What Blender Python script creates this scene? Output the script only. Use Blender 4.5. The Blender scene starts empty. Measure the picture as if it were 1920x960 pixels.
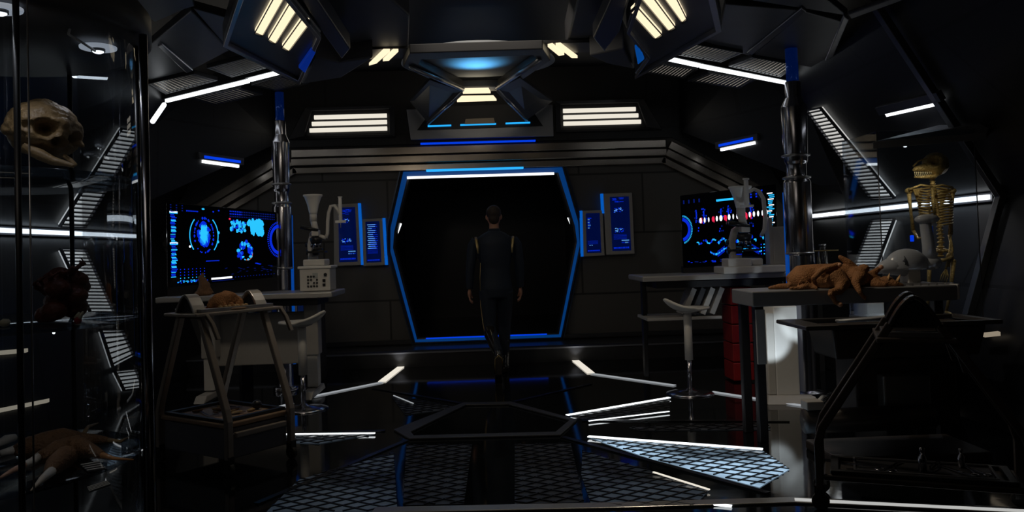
import bpy, bmesh, math, random
from mathutils import Vector, Matrix, noise
random.seed(7)
V = Vector
PI = math.pi
scene = bpy.context.scene
COL = scene.collection

# ------------------------------------------------------------------ camera
F = 1500.0
EYE = V((0, 0, 1.32))
YAW, PITCH, ROLL = math.atan((960 - 909) / F), 0.03, 0.032
HORIZON = 470
fw = V((math.sin(YAW) * math.cos(PITCH), math.cos(YAW) * math.cos(PITCH), math.sin(PITCH)))
r0 = V((math.cos(YAW), -math.sin(YAW), 0))
u0 = r0.cross(fw)
RT = math.cos(ROLL) * r0 - math.sin(ROLL) * u0
UP = math.cos(ROLL) * u0 + math.sin(ROLL) * r0
SHIFT = -(F * math.tan(PITCH) + 480 - HORIZON)
cam_data = bpy.data.cameras.new('camera')
cam = bpy.data.objects.new('camera', cam_data)
COL.objects.link(cam)
m3 = Matrix((RT, UP, -fw)).transposed()
cam.matrix_world = Matrix.Translation(EYE) @ m3.to_4x4()
cam_data.sensor_width = 36
cam_data.lens = F / 1920 * 36
cam_data.shift_y = SHIFT / 1920
cam_data.clip_start = 0.05
scene.camera = cam

def ray(px, py):
    return (RT * (px - 960) + UP * -(py - 480 - SHIFT) + fw * F).normalized()
def P(px, py, Y):                      # point at depth Y seen at a pixel
    d = ray(px, py); return EYE + d * ((Y - EYE.y) / d.y)
def Z(px, py, z):                      # point at height z
    d = ray(px, py); return EYE + d * ((z - EYE.z) / d.z)
def ON(px, py, p0, n):                 # point on a plane
    d = ray(px, py); return EYE + d * ((p0 - EYE).dot(n) / d.dot(n))

# ------------------------------------------------------------------ world, exposure
w = bpy.data.worlds.new('world'); scene.world = w; w.use_nodes = True
w.node_tree.nodes['Background'].inputs[0].default_value = (0.02, 0.03, 0.05, 1)
w.node_tree.nodes['Background'].inputs[1].default_value = 0.05
scene.view_settings.view_transform = 'Standard'
scene.view_settings.look = 'None'
scene.view_settings.exposure = 0
scene.view_settings.gamma = 1
scene.view_settings.use_curve_mapping = False

def lamp(kind, loc, target, energy, color, size=0.1, spot=60, blend=1, size_y=None):
    l = bpy.data.lights.new('lamp_light', kind)
    l.energy = energy; l.color = color
    if kind == 'AREA':
        l.size = size
        if size_y: l.shape = 'RECTANGLE'; l.size_y = size_y
    else: l.shadow_soft_size = size
    if kind == 'SPOT': l.spot_size = math.radians(spot); l.spot_blend = blend
    o = bpy.data.objects.new('lamp_light', l); COL.objects.link(o)
    o.location = loc
    if target is not None:
        o.rotation_euler = (V(target) - V(loc)).to_track_quat('-Z', 'Y').to_euler()
    return o
WARM = (1, .86, .66); COOL = (.75, .87, 1)
# added fill light behind the camera, unseen and without a fixture
lamp('AREA', (-1.6, 0.3, 3.3), (-1.6, 6.5, 0.8), 5, (1, .88, .74), 2.5, size_y=1.0)
# broad area light high over the room
lamp('AREA', (0.0, 6.6, 3.42), (0.0, 8.3, 0), 5, (1, .9, .75), 1.2)

# ------------------------------------------------------------------ materials
MATS = {}
def mat(name, col, rough=.5, metal=0, emit=None, es=1, noise_amt=0, nscale=20, bump=0, bscale=60, spec=.5, alpha=None, coat=0, trans=0):
    if name in MATS: return MATS[name]
    m = bpy.data.materials.new(name); m.use_nodes = True
    nt = m.node_tree; b = nt.nodes['Principled BSDF']
    b.inputs['Base Color'].default_value = (*col, 1)
    b.inputs['Roughness'].default_value = rough
    b.inputs['Metallic'].default_value = metal
    b.inputs['Specular IOR Level'].default_value = spec
    if coat: b.inputs['Coat Weight'].default_value = coat; b.inputs['Coat Roughness'].default_value = .05
    if trans: b.inputs['Transmission Weight'].default_value = trans
    if emit:
        b.inputs['Emission Color'].default_value = (*emit, 1)
        b.inputs['Emission Strength'].default_value = es
    if noise_amt or bump:
        tc = nt.nodes.new('ShaderNodeTexCoord')
        n = nt.nodes.new('ShaderNodeTexNoise'); n.inputs['Scale'].default_value = nscale; n.inputs['Detail'].default_value = 6
        nt.links.new(tc.outputs['Object'], n.inputs['Vector'])
        if noise_amt:
            mx = nt.nodes.new('ShaderNodeMix'); mx.data_type = 'RGBA'
            mx.inputs[6].default_value = (*[c * (1 - noise_amt) for c in col], 1)
            mx.inputs[7].default_value = (*[min(1, c * (1 + noise_amt)) for c in col], 1)
            nt.links.new(n.outputs['Fac'], mx.inputs[0]); nt.links.new(mx.outputs[2], b.inputs['Base Color'])
        if bump:
            n2 = nt.nodes.new('ShaderNodeTexNoise'); n2.inputs['Scale'].default_value = bscale
            nt.links.new(tc.outputs['Object'], n2.inputs['Vector'])
            bp = nt.nodes.new('ShaderNodeBump'); bp.inputs['Strength'].default_value = bump; bp.inputs['Distance'].default_value = .01
            nt.links.new(n2.outputs['Fac'], bp.inputs['Height']); nt.links.new(bp.outputs[0], b.inputs['Normal'])
    MATS[name] = m
    return m
def emis(name, col, s=1): return mat(name, (0, 0, 0), .6, emit=col, es=s)
def glass_mat(name, tint=(.9, .95, 1), rough=.02, fac=.06):
    if name in MATS: return MATS[name]
    m = bpy.data.materials.new(name); m.use_nodes = True; nt = m.node_tree
    nt.nodes.clear()
    out = nt.nodes.new('ShaderNodeOutputMaterial'); tr = nt.nodes.new('ShaderNodeBsdfTransparent'); gl = nt.nodes.new('ShaderNodeBsdfGlossy')
    tr.inputs[0].default_value = (*tint, 1); gl.inputs['Roughness'].default_value = rough
    lw = nt.nodes.new('ShaderNodeLayerWeight'); lw.inputs[0].default_value = .35
    ad = nt.nodes.new('ShaderNodeMath'); ad.operation = 'MULTIPLY_ADD'; ad.inputs[1].default_value = .6; ad.inputs[2].default_value = fac
    ad.use_clamp = True
    mx = nt.nodes.new('ShaderNodeMixShader')
    nt.links.new(lw.outputs['Fresnel'], ad.inputs[0]); nt.links.new(ad.outputs[0], mx.inputs[0])
    nt.links.new(tr.outputs[0], mx.inputs[1]); nt.links.new(gl.outputs[0], mx.inputs[2]); nt.links.new(mx.outputs[0], out.inputs[0])
    MATS[name] = m; return m

def panel_mat(name, col, scale, rough=.45, gap=.012, dark=.25, metal=0):
    """painted wall panels with fine seams (brick texture on object coordinates)"""
    m = mat(name, col, rough, metal); nt = m.node_tree; b = nt.nodes['Principled BSDF']
    tc = nt.nodes.new('ShaderNodeTexCoord'); sp = nt.nodes.new('ShaderNodeSeparateXYZ'); cb = nt.nodes.new('ShaderNodeCombineXYZ')
    ax = nt.nodes.new('ShaderNodeMath'); ax.operation = 'ADD'
    nt.links.new(tc.outputs['Object'], sp.inputs[0]); nt.links.new(sp.outputs[0], ax.inputs[0]); nt.links.new(sp.outputs[1], ax.inputs[1])
    nt.links.new(ax.outputs[0], cb.inputs[0]); nt.links.new(sp.outputs[2], cb.inputs[1])
    br = nt.nodes.new('ShaderNodeTexBrick'); br.inputs['Scale'].default_value = scale
    br.inputs['Mortar Size'].default_value = gap; br.inputs['Mortar Smooth'].default_value = 0
    br.inputs['Color1'].default_value = (*col, 1); br.inputs['Color2'].default_value = (*[c * .88 for c in col], 1)
    br.inputs['Mortar'].default_value = (*[c * dark for c in col], 1); br.inputs['Brick Width'].default_value = 1.6; br.inputs['Row Height'].default_value = .75
    nt.links.new(cb.outputs[0], br.inputs['Vector']); nt.links.new(br.outputs['Color'], b.inputs['Base Color'])
    bp = nt.nodes.new('ShaderNodeBump'); bp.inputs['Strength'].default_value = .5; bp.inputs['Distance'].default_value = .004; bp.invert = True
    nt.links.new(br.outputs['Fac'], bp.inputs['Height']); nt.links.new(bp.outputs[0], b.inputs['Normal'])
    return m

wallm = panel_mat('dark_wall_panel', (.10, .092, .085), 1.0)
sidem = panel_mat('black_wall_panel', (.013, .013, .015), .8, rough=.42)
ceilm = mat('black_ceiling', (.02, .02, .022), .5, noise_amt=.3, nscale=3)
floorm = mat('black_gloss_floor', (.004, .005, .006), .07, noise_amt=.5, nscale=4, bump=.03, bscale=9, spec=.6)
stepm = mat('step_paint', (.035, .034, .036), .3, noise_amt=.2)
beamm = mat('brushed_beam', (.36, .32, .28), .22, .9, noise_amt=.15, nscale=8)
platem = mat('ceiling_plate', (.17, .17, .18), .42, .5, noise_amt=.2, nscale=4)
framem = mat('dark_frame', (.03, .03, .034), .4, .3, noise_amt=.2)
housem = mat('housing_metal', (.13, .13, .145), .38, .6, noise_amt=.2, nscale=5)
chrome = mat('chrome', (.5, .5, .55), .2, 1, noise_amt=.08, nscale=12)
steel = mat('brushed_steel', (.45, .45, .47), .3, .9, noise_amt=.12, nscale=30)
greym = mat('grey_paint', (.42, .4, .38), .45, noise_amt=.08)
lightgrey = mat('light_grey_plastic', (.62, .6, .57), .4, noise_amt=.06)
whitem = mat('white_plastic', (.8, .79, .77), .35, noise_amt=.04)
blackm = mat('black_plastic', (.012, .012, .014), .35, noise_amt=.2)
rubber = mat('rubber', (.015, .014, .013), .7, noise_amt=.2)
tan = mat('trolley_metal', (.36, .31, .27), .42, .5, noise_amt=.12)
woodtop = mat('trolley_top', (.3, .2, .13), .5, noise_amt=.3, nscale=12)
darkgl = mat('dark_glass', (.004, .005, .008), .06, 0, spec=.7, noise_amt=.2)
redm = mat('red_case', (.30, .012, .012), .4, noise_amt=.15)
bone = mat('bone', (.34, .22, .10), .5, noise_amt=.45, nscale=28, bump=.5, bscale=60)
goldbone = mat('golden_bone', (.52, .34, .12), .42, .35, noise_amt=.6, nscale=45, bump=.8, bscale=90)
skin = mat('skin', (.45, .22, .14), .55, noise_amt=.1)
fur = mat('ginger_hide', (.27, .115, .038), .75, noise_amt=.45, nscale=24, bump=.8, bscale=120)
brownhide = mat('brown_hide', (.2, .1, .045), .7, noise_amt=.5, nscale=30, bump=.8, bscale=120)
clear = glass_mat('clear_glass'); frost = mat('translucent_plastic', (.62, .66, .74), .25, trans=.35, noise_amt=.05)
W_warm = emis('warm_light', (1, .84, .56), 1.15)
W_soft = emis('soft_light', (1, .93, .80), .85)
W_cool = emis('white_light', (.92, .97, 1), 2.0)
W_dim = emis('dim_white_light', (.93, .92, .88), .62)
B_led = emis('blue_light', (.0, .06, 1.0), .75)
B_frame = emis('blue_frame_light', (.0, .09, .42), .34)
C_led = emis('cyan_light', (.02, .42, 1), 1.1)
G_blue = emis('graphic_blue', (.0, .03, .9), .75)
G_dim = emis('graphic_dim_blue', (.0, .02, .35), .35)
G_cyan = emis('graphic_cyan', (.02, .5, 1), 1.1)
G_white = emis('graphic_white', (.9, .92, 1), 1.3)
G_red = emis('graphic_red', (.9, .02, .08), .9)

# ------------------------------------------------------------------ mesh builder
def basis(d):
    d = d.normalized(); a = V((0, 0, 1)) if abs(d.z) < .95 else V((1, 0, 0))
    x = d.cross(a).normalized(); return x, d.cross(x).normalized()
class G:
    def __init__(s): s.v = []; s.f = []; s.sm = []
    def add(s, vs, fs, smooth=False):
        n = len(s.v); s.v += [V(v) for v in vs]; s.f += [tuple(i + n for i in f) for f in fs]; s.sm += [smooth] * len(fs); return s
    def box(s, c, d, R=None):
        c = V(c); h = V(d) / 2; vs = []
        for x in (-1, 1):
            for y in (-1, 1):
                for z in (-1, 1):
                    p = V((x * h.x, y * h.y, z * h.z))
                    vs.append(c + (R @ p if R else p))
        return s.add(vs, [(0, 1, 3, 2), (4, 6, 7, 5), (0, 4, 5, 1), (2, 3, 7, 6), (0, 2, 6, 4), (1, 5, 7, 3)])
    def prism(s, poly, vec):
        n = len(poly); vec = V(vec); vs = [V(p) for p in poly] + [V(p) + vec for p in poly]
        return s.add(vs, [tuple(range(n)), tuple(range(2 * n - 1, n - 1, -1))] + [(i, (i + 1) % n, n + (i + 1) % n, n + i) for i in range(n)])
    def ring(s, outer, inner, vec):
        n = len(outer); vec = V(vec)
        vs = [V(p) for p in outer] + [V(p) for p in inner]; vs += [v + vec for v in vs]
        fs = []
        for i in range(n):
            j = (i + 1) % n
            fs += [(i, j, n + j, n + i), (2 * n + i, 3 * n + i, 3 * n + j, 2 * n + j), (i, 2 * n + i, 2 * n + j, j), (n + i, n + j, 3 * n + j, 3 * n + i)]
        return s.add(vs, fs)
    def loft(s, rings, n=16, caps=True):
        vs = []; fs = []
        for c, a, b in rings:
            for k in range(n):
                t = 2 * PI * k / n; vs.append(V(c) + V(a) * math.cos(t) + V(b) * math.sin(t))
        m = len(rings)
        for i in range(m - 1):
            for k in range(n):
                k2 = (k + 1) % n; fs.append((i * n + k, i * n + k2, (i + 1) * n + k2, (i + 1) * n + k))
        if caps: fs += [tuple(range(n)), tuple(range((m - 1) * n, m * n))]
        return s.add(vs, fs, True)
    def tube(s, pts, r, n=10, flat=1.0):
        pts = [V(p) for p in pts]; rs = r if isinstance(r, (list, tuple)) else [r] * len(pts)
        rings = []; px = None
        for i, p in enumerate(pts):
            d = (pts[min(i + 1, len(pts) - 1)] - pts[max(i - 1, 0)])
            if px is None: x, y = basis(d)
            else:
                dn = d.normalized(); x = (px - dn * px.dot(dn)).normalized(); y = dn.cross(x)
            px = x; rings.append((p, x * rs[i], y * rs[i] * flat))
        return s.loft(rings, n)
    def cyl(s, a, b, r, r2=None, n=20): return s.tube([a, b], [r, r if r2 is None else r2], n)
    def lathe(s, prof, c=(0, 0, 0), n=24):
        c = V(c); return s.loft([(c + V((0, 0, z)), V((max(r, 1e-4), 0, 0)), V((0, max(r, 1e-4), 0))) for r, z in prof], n)
    def ell(s, c, r, n=20, m=12, R=None, fn=None):
        c = V(c); vs = []; fs = []
        for i in range(m + 1):
            for k in range(n):
                t = PI * i / m; a = 2 * PI * k / n
                d = V((math.sin(t) * math.cos(a), math.sin(t) * math.sin(a), math.cos(t)))
                k_ = fn(d) if fn else 1
                p = V((d.x * r[0], d.y * r[1], d.z * r[2])) * k_
                vs.append(c + (R @ p if R else p))
        for i in range(m):
            for k in range(n):
                k2 = (k + 1) % n; fs.append((i * n + k, i * n + k2, (i + 1) * n + k2, (i + 1) * n + k))
        return s.add(vs, fs, True)
    def bar(s, pts, wv, t):
        """flat bar swept along pts: wv = half width vector, t = thickness"""
        pts = [V(p) for p in pts]; wv = V(wv); vs = []; fs = []
        for i, p in enumerate(pts):
            d = (pts[min(i + 1, len(pts) - 1)] - pts[max(i - 1, 0)]).normalized(); n = d.cross(wv).normalized() * t / 2
            vs += [p - wv - n, p + wv - n, p + wv + n, p - wv + n]
        for i in range(len(pts) - 1):
            a = i * 4; b = a + 4
            for k in range(4): k2 = (k + 1) % 4; fs.append((a + k, a + k2, b + k2, b + k))
        fs += [(0, 1, 2, 3), (len(vs) - 4, len(vs) - 3, len(vs) - 2, len(vs) - 1)]
        return s.add(vs, fs)

def build(name, g, m, parent=None, bevel=0, remesh=0, smooth_it=0, world=False, kind=None, subsurf=0):
    me = bpy.data.meshes.new(name)
    vs = g.v
    if world and parent is not None:
        inv = parent.matrix_basis.inverted(); vs = [inv @ v for v in vs]
    me.from_pydata([tuple(v) for v in vs], [], g.f)
    for p, sm in zip(me.polygons, g.sm): p.use_smooth = sm
    bm = bmesh.new(); bm.from_mesh(me)
    bmesh.ops.remove_doubles(bm, verts=bm.verts, dist=1e-5)
    bmesh.ops.recalc_face_normals(bm, faces=bm.faces); bm.to_mesh(me); bm.free()
    me.materials.append(m)
    o = bpy.data.objects.new(name, me); COL.objects.link(o)
    if parent is not None: o.parent = parent
    if remesh:
        r = o.modifiers.new('remesh', 'REMESH'); r.mode = 'VOXEL'; r.voxel_size = remesh; r.use_smooth_shade = True
    if smooth_it:
        r = o.modifiers.new('smooth', 'SMOOTH'); r.iterations = smooth_it; r.factor = .5
    if bevel:
        r = o.modifiers.new('bevel', 'BEVEL'); r.width = bevel; r.segments = 2; r.limit_method = 'ANGLE'; r.angle_limit = math.radians(40)
    if subsurf:
        r = o.modifiers.new('sub', 'SUBSURF'); r.levels = subsurf; r.render_levels = subsurf
    if kind: o['kind'] = kind
    return o
def thing(name, label, cat, loc=(0, 0, 0), rz=0, group=None, rot=None):
    o = bpy.data.objects.new(name, None); COL.objects.link(o); o.empty_display_size = .05
    rm = rot.to_4x4() if rot else Matrix.Rotation(rz, 4, 'Z')
    o.matrix_basis = Matrix.Translation(V(loc)) @ rm
    o['label'] = label; o['category'] = cat
    if group: o['group'] = group
    return o
def tag(o, label, cat, group=None):
    o['label'] = label; o['category'] = cat
    if group: o['group'] = group
    return o
def struct(name, g, m, **k): return build(name, g, m, kind='structure', **k)
def dup(root, loc, rz, label, group=None):
    r = root.copy(); COL.objects.link(r); r.matrix_basis = Matrix.Translation(V(loc)) @ Matrix.Rotation(rz, 4, 'Z'); r['label'] = label
    if group: r['group'] = group
    for ch in list(root.children):
        c = ch.copy(); COL.objects.link(c); c.parent = r
        for gch in list(ch.children):
            d = gch.copy(); COL.objects.link(d); d.parent = c
    return r
def quadpt(q, u, v):       # bilinear point in a quad tl,tr,br,bl
    a = q[0].lerp(q[1], u); b = q[3].lerp(q[2], u); return a.lerp(b, v)
def centre(ps): return sum((V(p) for p in ps), V()) / len(ps)

# ------------------------------------------------------------------ structure
WY = 10.0
struct('floor', G().box((0, 4, -.05), (9, 15, .1)), floorm)
struct('ceiling', G().box((0, 4.5, 3.65), (9, 16, .1)), ceilm)
RW, RZ, TOPX, BOTX = 4.0, 1.62, 2.85, 3.45
for s, nm in ((-1, 'left'), (1, 'right')):
    sec = [(BOTX, 0), (RW, RZ), (TOPX, 3.6), (TOPX + .15, 3.6), (RW + .18, RZ), (BOTX + .15, 0)]
    struct('wall_' + nm, G().prism([(s * x, -3, z) for x, z in sec], (0, 13.0, 0)), sidem)
struct('wall_rear', G().box((0, -3.05, 1.8), (8, .1, 3.7)), sidem)
D_in = [(-.92, 2.26), (.92, 2.26), (1.1, 1.60), (1.12, 1.40), (.86, .28), (-.86, .28), (-1.12, 1.40), (-1.1, 1.60)]
D_out = [(-1.01, 2.36), (1.01, 2.36), (1.19, 1.66), (1.2, 1.36), (.92, .21), (-.92, .21), (-1.2, 1.36), (-1.19, 1.66)]
def y3(ps, Y): return [V((x, Y, z)) for x, z in ps]
g = G()
o_ = [(-4.3, 3.7), (4.3, 3.7), (4.3, 1.7), (4.3, 1.3), (4.3, -.05), (-4.3, -.05), (-4.3, 1.3), (-4.3, 1.7)]
g.ring(y3(o_, WY), y3(D_out, WY), (0, .12, 0))
struct('wall_back', g, wallm)
# corridor beyond the doorway
g = G()
g.box((0, 12.17, .14), (3, 4, .1)); g.box((0, 12.17, 2.45), (3, 4, .1)); g.box((-1.45, 12.17, 1.3), (.1, 4, 2.4)); g.box((1.45, 12.17, 1.3), (.1, 4, 2.4)); g.box((0, 10.3, .17), (2, .5, .04)); g.box((0, 14.05, 1.3), (3, .1, 2.4))
struct('wall_corridor', g, mat('corridor_black', (.012, .014, .02), .35))
dr = struct('door_1', G().ring(y3(D_out, WY - .05), y3(D_in, WY - .02), (0, .22, 0)), framem, bevel=.006)
sc = lambda ps, k: [((x) * (1 - k * .06), 1.3 + (z - 1.3) * (1 - k * .05)) for x, z in ps]
g = G(); g.ring(y3(sc(D_out, .35), WY - .062), y3(sc(D_in, -.35), WY - .058), (0, .01, 0))
build('frame_light', g, mat('blue_frame_light', (0, 0, 0)), dr)
g = G(); g.ring(y3(sc(D_out, -.35), WY - .066), y3(sc(D_out, -.1), WY - .066), (0, .03, 0)); build('outer_trim', g, mat('door_trim', (.03, .05, .09), .3, .5), dr)
# step
g = G(); g.prism([(0, 9.42, 0), (0, 9.42, .17), (0, 9.46, .19), (0, 10.0, .19), (0, 10.0, 0)], (1, 0, 0)); g.v = [V(((v.x - .5) * 7.0, v.y, v.z)) for v in g.v]
struct('step_1', g, stepm)
struct('trim_1', G().box((0, 9.415, .165), (7.0, .012, .018)), mat('step_edge', (.35, .36, .4), .3, .7))
struct('trim_2', G().box((0, 9.97, .235), (6.6, .03, .05)), stepm)
# beam over the door with its two diagonals
def beamsec(a, b):
    a, b = V(a), V(b); g = G(); d = (b - a).normalized(); n = V((-d.z, 0, d.x))
    if n.z < 0: n = -n
    for lo, hi, dp in ((-.15, -.07, .07), (-.055, .035, .12), (.05, .15, .09)):
        pts = []
        for e, off in ((a, lo), (b, lo), (b, hi), (a, hi)): pts.append(e + n * off)
        g.prism([p + V((0, -dp, 0)) for p in pts], (0, dp + .02, 0))
    return g
zb = 2.50
struct('trim_3', beamsec((-2.36, WY, zb), (2.30, WY, zb)), beamm, bevel=.008)
struct('trim_4', beamsec((-2.36, WY, zb), (-3.5, WY, 1.86)), beamm, bevel=.008)
struct('trim_5', beamsec((2.30, WY, zb), (3.5, WY, 1.86)), beamm, bevel=.008)
# dark outer wall beyond the diagonals and above the beam
for s in (-1, 1):
    struct('wall_corner', G().prism([(s * 2.4, 9.985, 2.68), (s * 3.6, 9.985, 2.0), (s * 4.1, 9.985, 1.4), (s * 4.1, 9.985, 3.6), (s * 2.4, 9.985, 3.6)], (0, .01, 0)), sidem)
struct('wall_upper', G().prism([(-2.4, 9.93, 2.68), (2.4, 9.93, 2.68), (2.4, 9.93, 3.6), (-2.4, 9.93, 3.6)], (0, .05, 0)), sidem)
# chamfered upper corner walls carrying the slot lamps
CH = {}
for s in (-1, 1):
    a, b = V((s * 2.5, 9.9, 2.74)), V((s * 3.62, 7.95, 1.78))
    struct('wall_chamfer', G().prism([a, b, V((s * 3.2, 8.5, 3.6)), V((s * 2.5, 9.96, 3.6))], (s * .02, .02, 0)), sidem)
    n = V((b.x - a.x, b.y - a.y, 0)).cross(V((0, 0, 1))).normalized(); CH[s] = (a, n)

# structural ribs on the side walls by the cabinets
for s, Y in ((1, 6.0), (-1, 4.6)):
    g = G(); g.bar([(s * (BOTX - .03), Y, 0), (s * (RW - .04), Y, RZ), (s * (TOPX - .03), Y, 3.5)], (0, .035, 0), .06)
    struct('trim_%d' % (6 if s > 0 else 7), g, mat('rib_metal', (.2, .2, .21), .3, .8), bevel=.006)

# ------------------------------------------------------------------ side-wall lights
def wallplane(s, upper):
    if upper: d = V((s * (TOPX - RW), 0, 3.6 - RZ))
    else: d = V((s * (RW - BOTX), 0, RZ))
    n = d.cross(V((0, 1, 0))).normalized()
    if n.x * s > 0: n = -n
    return V((s * RW, 0, RZ)) + n * .03, n
def louver(px, s, upper, n, label):
    p0, nn = wallplane(s, upper)
    q = [ON(x, y, p0, nn) for x, y in px]
    c = centre(q)
    t = thing('louver_light', label, 'wall light', c)
    build('diffuser', G().prism(q, -nn * .02), W_dim, t, world=True)
    g = G()
    e = (q[1] - q[0]).normalized() * .018; f_ = (q[3] - q[0]).normalized() * .012
    g.ring([q[0] - e - f_, q[1] + e - f_, q[2] + e + f_, q[3] - e + f_], q, nn * .025)
    build('frame', g, housem, t, world=True)
    g = G()
    for i in range(n):
        v = (i + .5) / n; a = quadpt(q, 0, v) + nn * .012; b = quadpt(q, 1, v) + nn * .012; dd = (q[3] - q[0]).normalized() * ((q[3] - q[0]).length / n * .15)
        g.prism([a - dd, b - dd, b + dd, a + dd], nn * .02)
    build('slats', g, framem, t, world=True)
louver([(226, 241), (260, 246), (157, 424), (112, 422)], -1, True, 24, 'upper slatted wall light seen through the glass case on the left')
louver([(113, 469), (158, 470), (221, 608), (178, 608)], -1, False, 22, 'lower slatted wall light seen through the glass case on the left')
louver([(188, 621), (227, 621), (248, 668), (210, 688)], -1, False, 7, 'short slatted wall light just below the middle shelf of the glass case')
louver([(214, 698), (252, 694), (265, 727), (231, 732)], -1, False, 5, 'lowest short slatted wall light behind the glass case')
louver([(1516, 207), (1540, 202), (1677, 369), (1635, 371)], 1, True, 26, 'upper slatted wall light right of the tall chrome column')
louver([(1637, 414), (1678, 412), (1644, 501), (1603, 501)], 1, False, 16, 'lower slatted wall light under the right wall rail, behind the specimen table')
def rail(s, Y0, Y1, label):
    t = thing('rail_light', label, 'strip light', (s * (RW - .06), (Y0 + Y1) / 2, RZ))
    L = Y1 - Y0
    build('tube', G().box((0, 0, 0), (.03, L, .038)), W_cool, t)
    build('channel', G().box((s * .03, 0, 0), (.03, L + .05, .07)), housem, t)
rail(-1, 2.6, 9.3, 'long white wall rail light on the left wall behind the glass case')
rail(1, 6.12, 9.6, 'long white wall rail light on the right wall behind the skeleton')
def slot(pa, pb, plane, label, blue=False, th=.03):
    a = ON(*pa, *plane); b = ON(*pb, *plane); n = plane[1]
    if n.dot(EYE - a) < 0: n = -n
    c = (a + b) / 2; t = thing('slot_light', label, 'wall light', c)
    d = (b - a).normalized(); u = d.cross(n).normalized()
    if u.z < 0: u = -u
    q = lambda a, b, lo, hi: [a + u * lo, b + u * lo, b + u * hi, a + u * hi]
    build('tube', G().prism(q(a, b, -th / 2, th / 2), n * .03), W_cool, t, world=True)
    build('housing', G().prism(q(a - d * .06, b + d * .06, th * .6, th * 3.2), n * .05), housem, t, world=True, bevel=.004)
    if blue: build('glow_strip', G().prism(q(a, b, th * 1.1, th * 2.1), n * .056), B_led, t, world=True)  # blue reflection on the housing, put in as a glowing strip
pR = wallplane(1, True); pL = wallplane(-1, True)
slot((1666, 213), (1768, 190), pR, 'white slot light high on the right wall above the skeleton case')
slot((134, 140), (196, 144), pL, 'white slot light high on the left wall seen past the disc lamp')
slot((1354, 281), (1418, 268), CH[1], 'white slot light with glowing blue reflection strip above the right display', True)
slot((377, 303), (445, 312), CH[-1], 'white slot light with glowing blue reflection strip above the left display', True)
pRl = wallplane(1, False); pLl = wallplane(-1, False)
for a, b, pl, lab in (((-20, 774), (88, 752), pLl, 'dim pale wall strip low on the left wall, lower of two'), ((-20, 664), (48, 658), pLl, 'dim pale wall strip on the left wall below the middle shelf'), ((1847, 629), (1876, 626), pRl, 'small pale wall strip at the right behind the big trolley')):
    A_, B_ = ON(*a, *pl), ON(*b, *pl); u = V((0, 0, .014))
    o = build('wall_strip_light', G().prism([A_ - u, B_ - u, B_ + u, A_ + u], pl[1] * .02), emis('tan_light', (.9, .75, .55), .3 if a[0] < 500 else .6)); tag(o, lab, 'wall light')
# ------------------------------------------------------------------ back wall lights
def threebar(xs, zs, label, s):
    t = thing('louvre_light', label, 'wall light', ((xs[0] + xs[1]) / 2, 9.9, zs[0]))
    x0, x1 = xs
    hz = zs[2] - .09; tz = zs[0] + .1
    g = G(); g.ring([(x0 - .22 * (s < 0) - .1, 9.86, hz - .02), (x1 + .22 * (s > 0) + .1, 9.86, hz - .02), (x1 + .1, 9.86, tz + .02), (x0 - .1, 9.86, tz + .02)],
                    [(x0 - .1 * (s < 0) - .03, 9.88, hz + .02), (x1 + .1 * (s > 0) + .03, 9.88, hz + .02), (x1 + .03, 9.88, tz - .02), (x0 - .03, 9.88, tz - .02)], (0, .06, 0))
    build('frame', g, framem, t, world=True, bevel=.006)
    for i, z in enumerate(zs):
        a = x0 - (.03 * i if s < 0 else 0); b = x1 + (.03 * i if s > 0 else 0)
        build('bar', G().loft([(V((a, 9.9, z)), V((0, .02, 0)), V((0, 0, .027))), (V((b, 9.9, z)), V((0, .02, 0)), V((0, 0, .027)))], 14), W_soft, t, world=True)
threebar((-2.06, -1.17), (3.04, 2.96, 2.88), 'white light of three stacked bars high on the back wall, left of the door', -1)
threebar((1.02, 1.93), (3.04, 2.96, 2.88), 'white light of three stacked bars high on the back wall, right of the door', 1)
# strips around the beam
def strip(name, c, d, m, label, cat='strip light', ends=None):
    o = build(name, G().box((0, 0, 0), d), m); o.location = c; tag(o, label, cat); return o
strip('strip_light', (-.05, 9.86, 2.672), (1.42, .03, .022), B_led, 'deep blue strip light on top of the beam over the door')
strip('strip_light', (-.1, 9.895, 2.342), (1.2, .1, .02), C_led, 'cyan strip light tucked under the beam over the door')
strip('strip_light', (-.03, 9.9, 2.262), (1.82, .03, .028), W_cool, 'thin white strip light across the top of the doorway')
strip('strip_light', (-.02, 9.965, .268), (1.5, .02, .016), B_led, 'thin blue strip light along the door sill')
for s, (p, q), lab in ((-1, ((743, 443), (752, 419)), 'short slanted white light reflection at the left edge of the doorway'), (1, ((1065, 408), (1071, 421)), 'short slanted white light reflection at the right edge of the doorway')):
    a, b = P(*p, 10.2), P(*q, 10.2)  # reflected corridor lights, put in as glowing rods
    o = build('strip_light', G().cyl(a, b, .011, n=8), W_cool); tag(o, lab, 'strip light')

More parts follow.
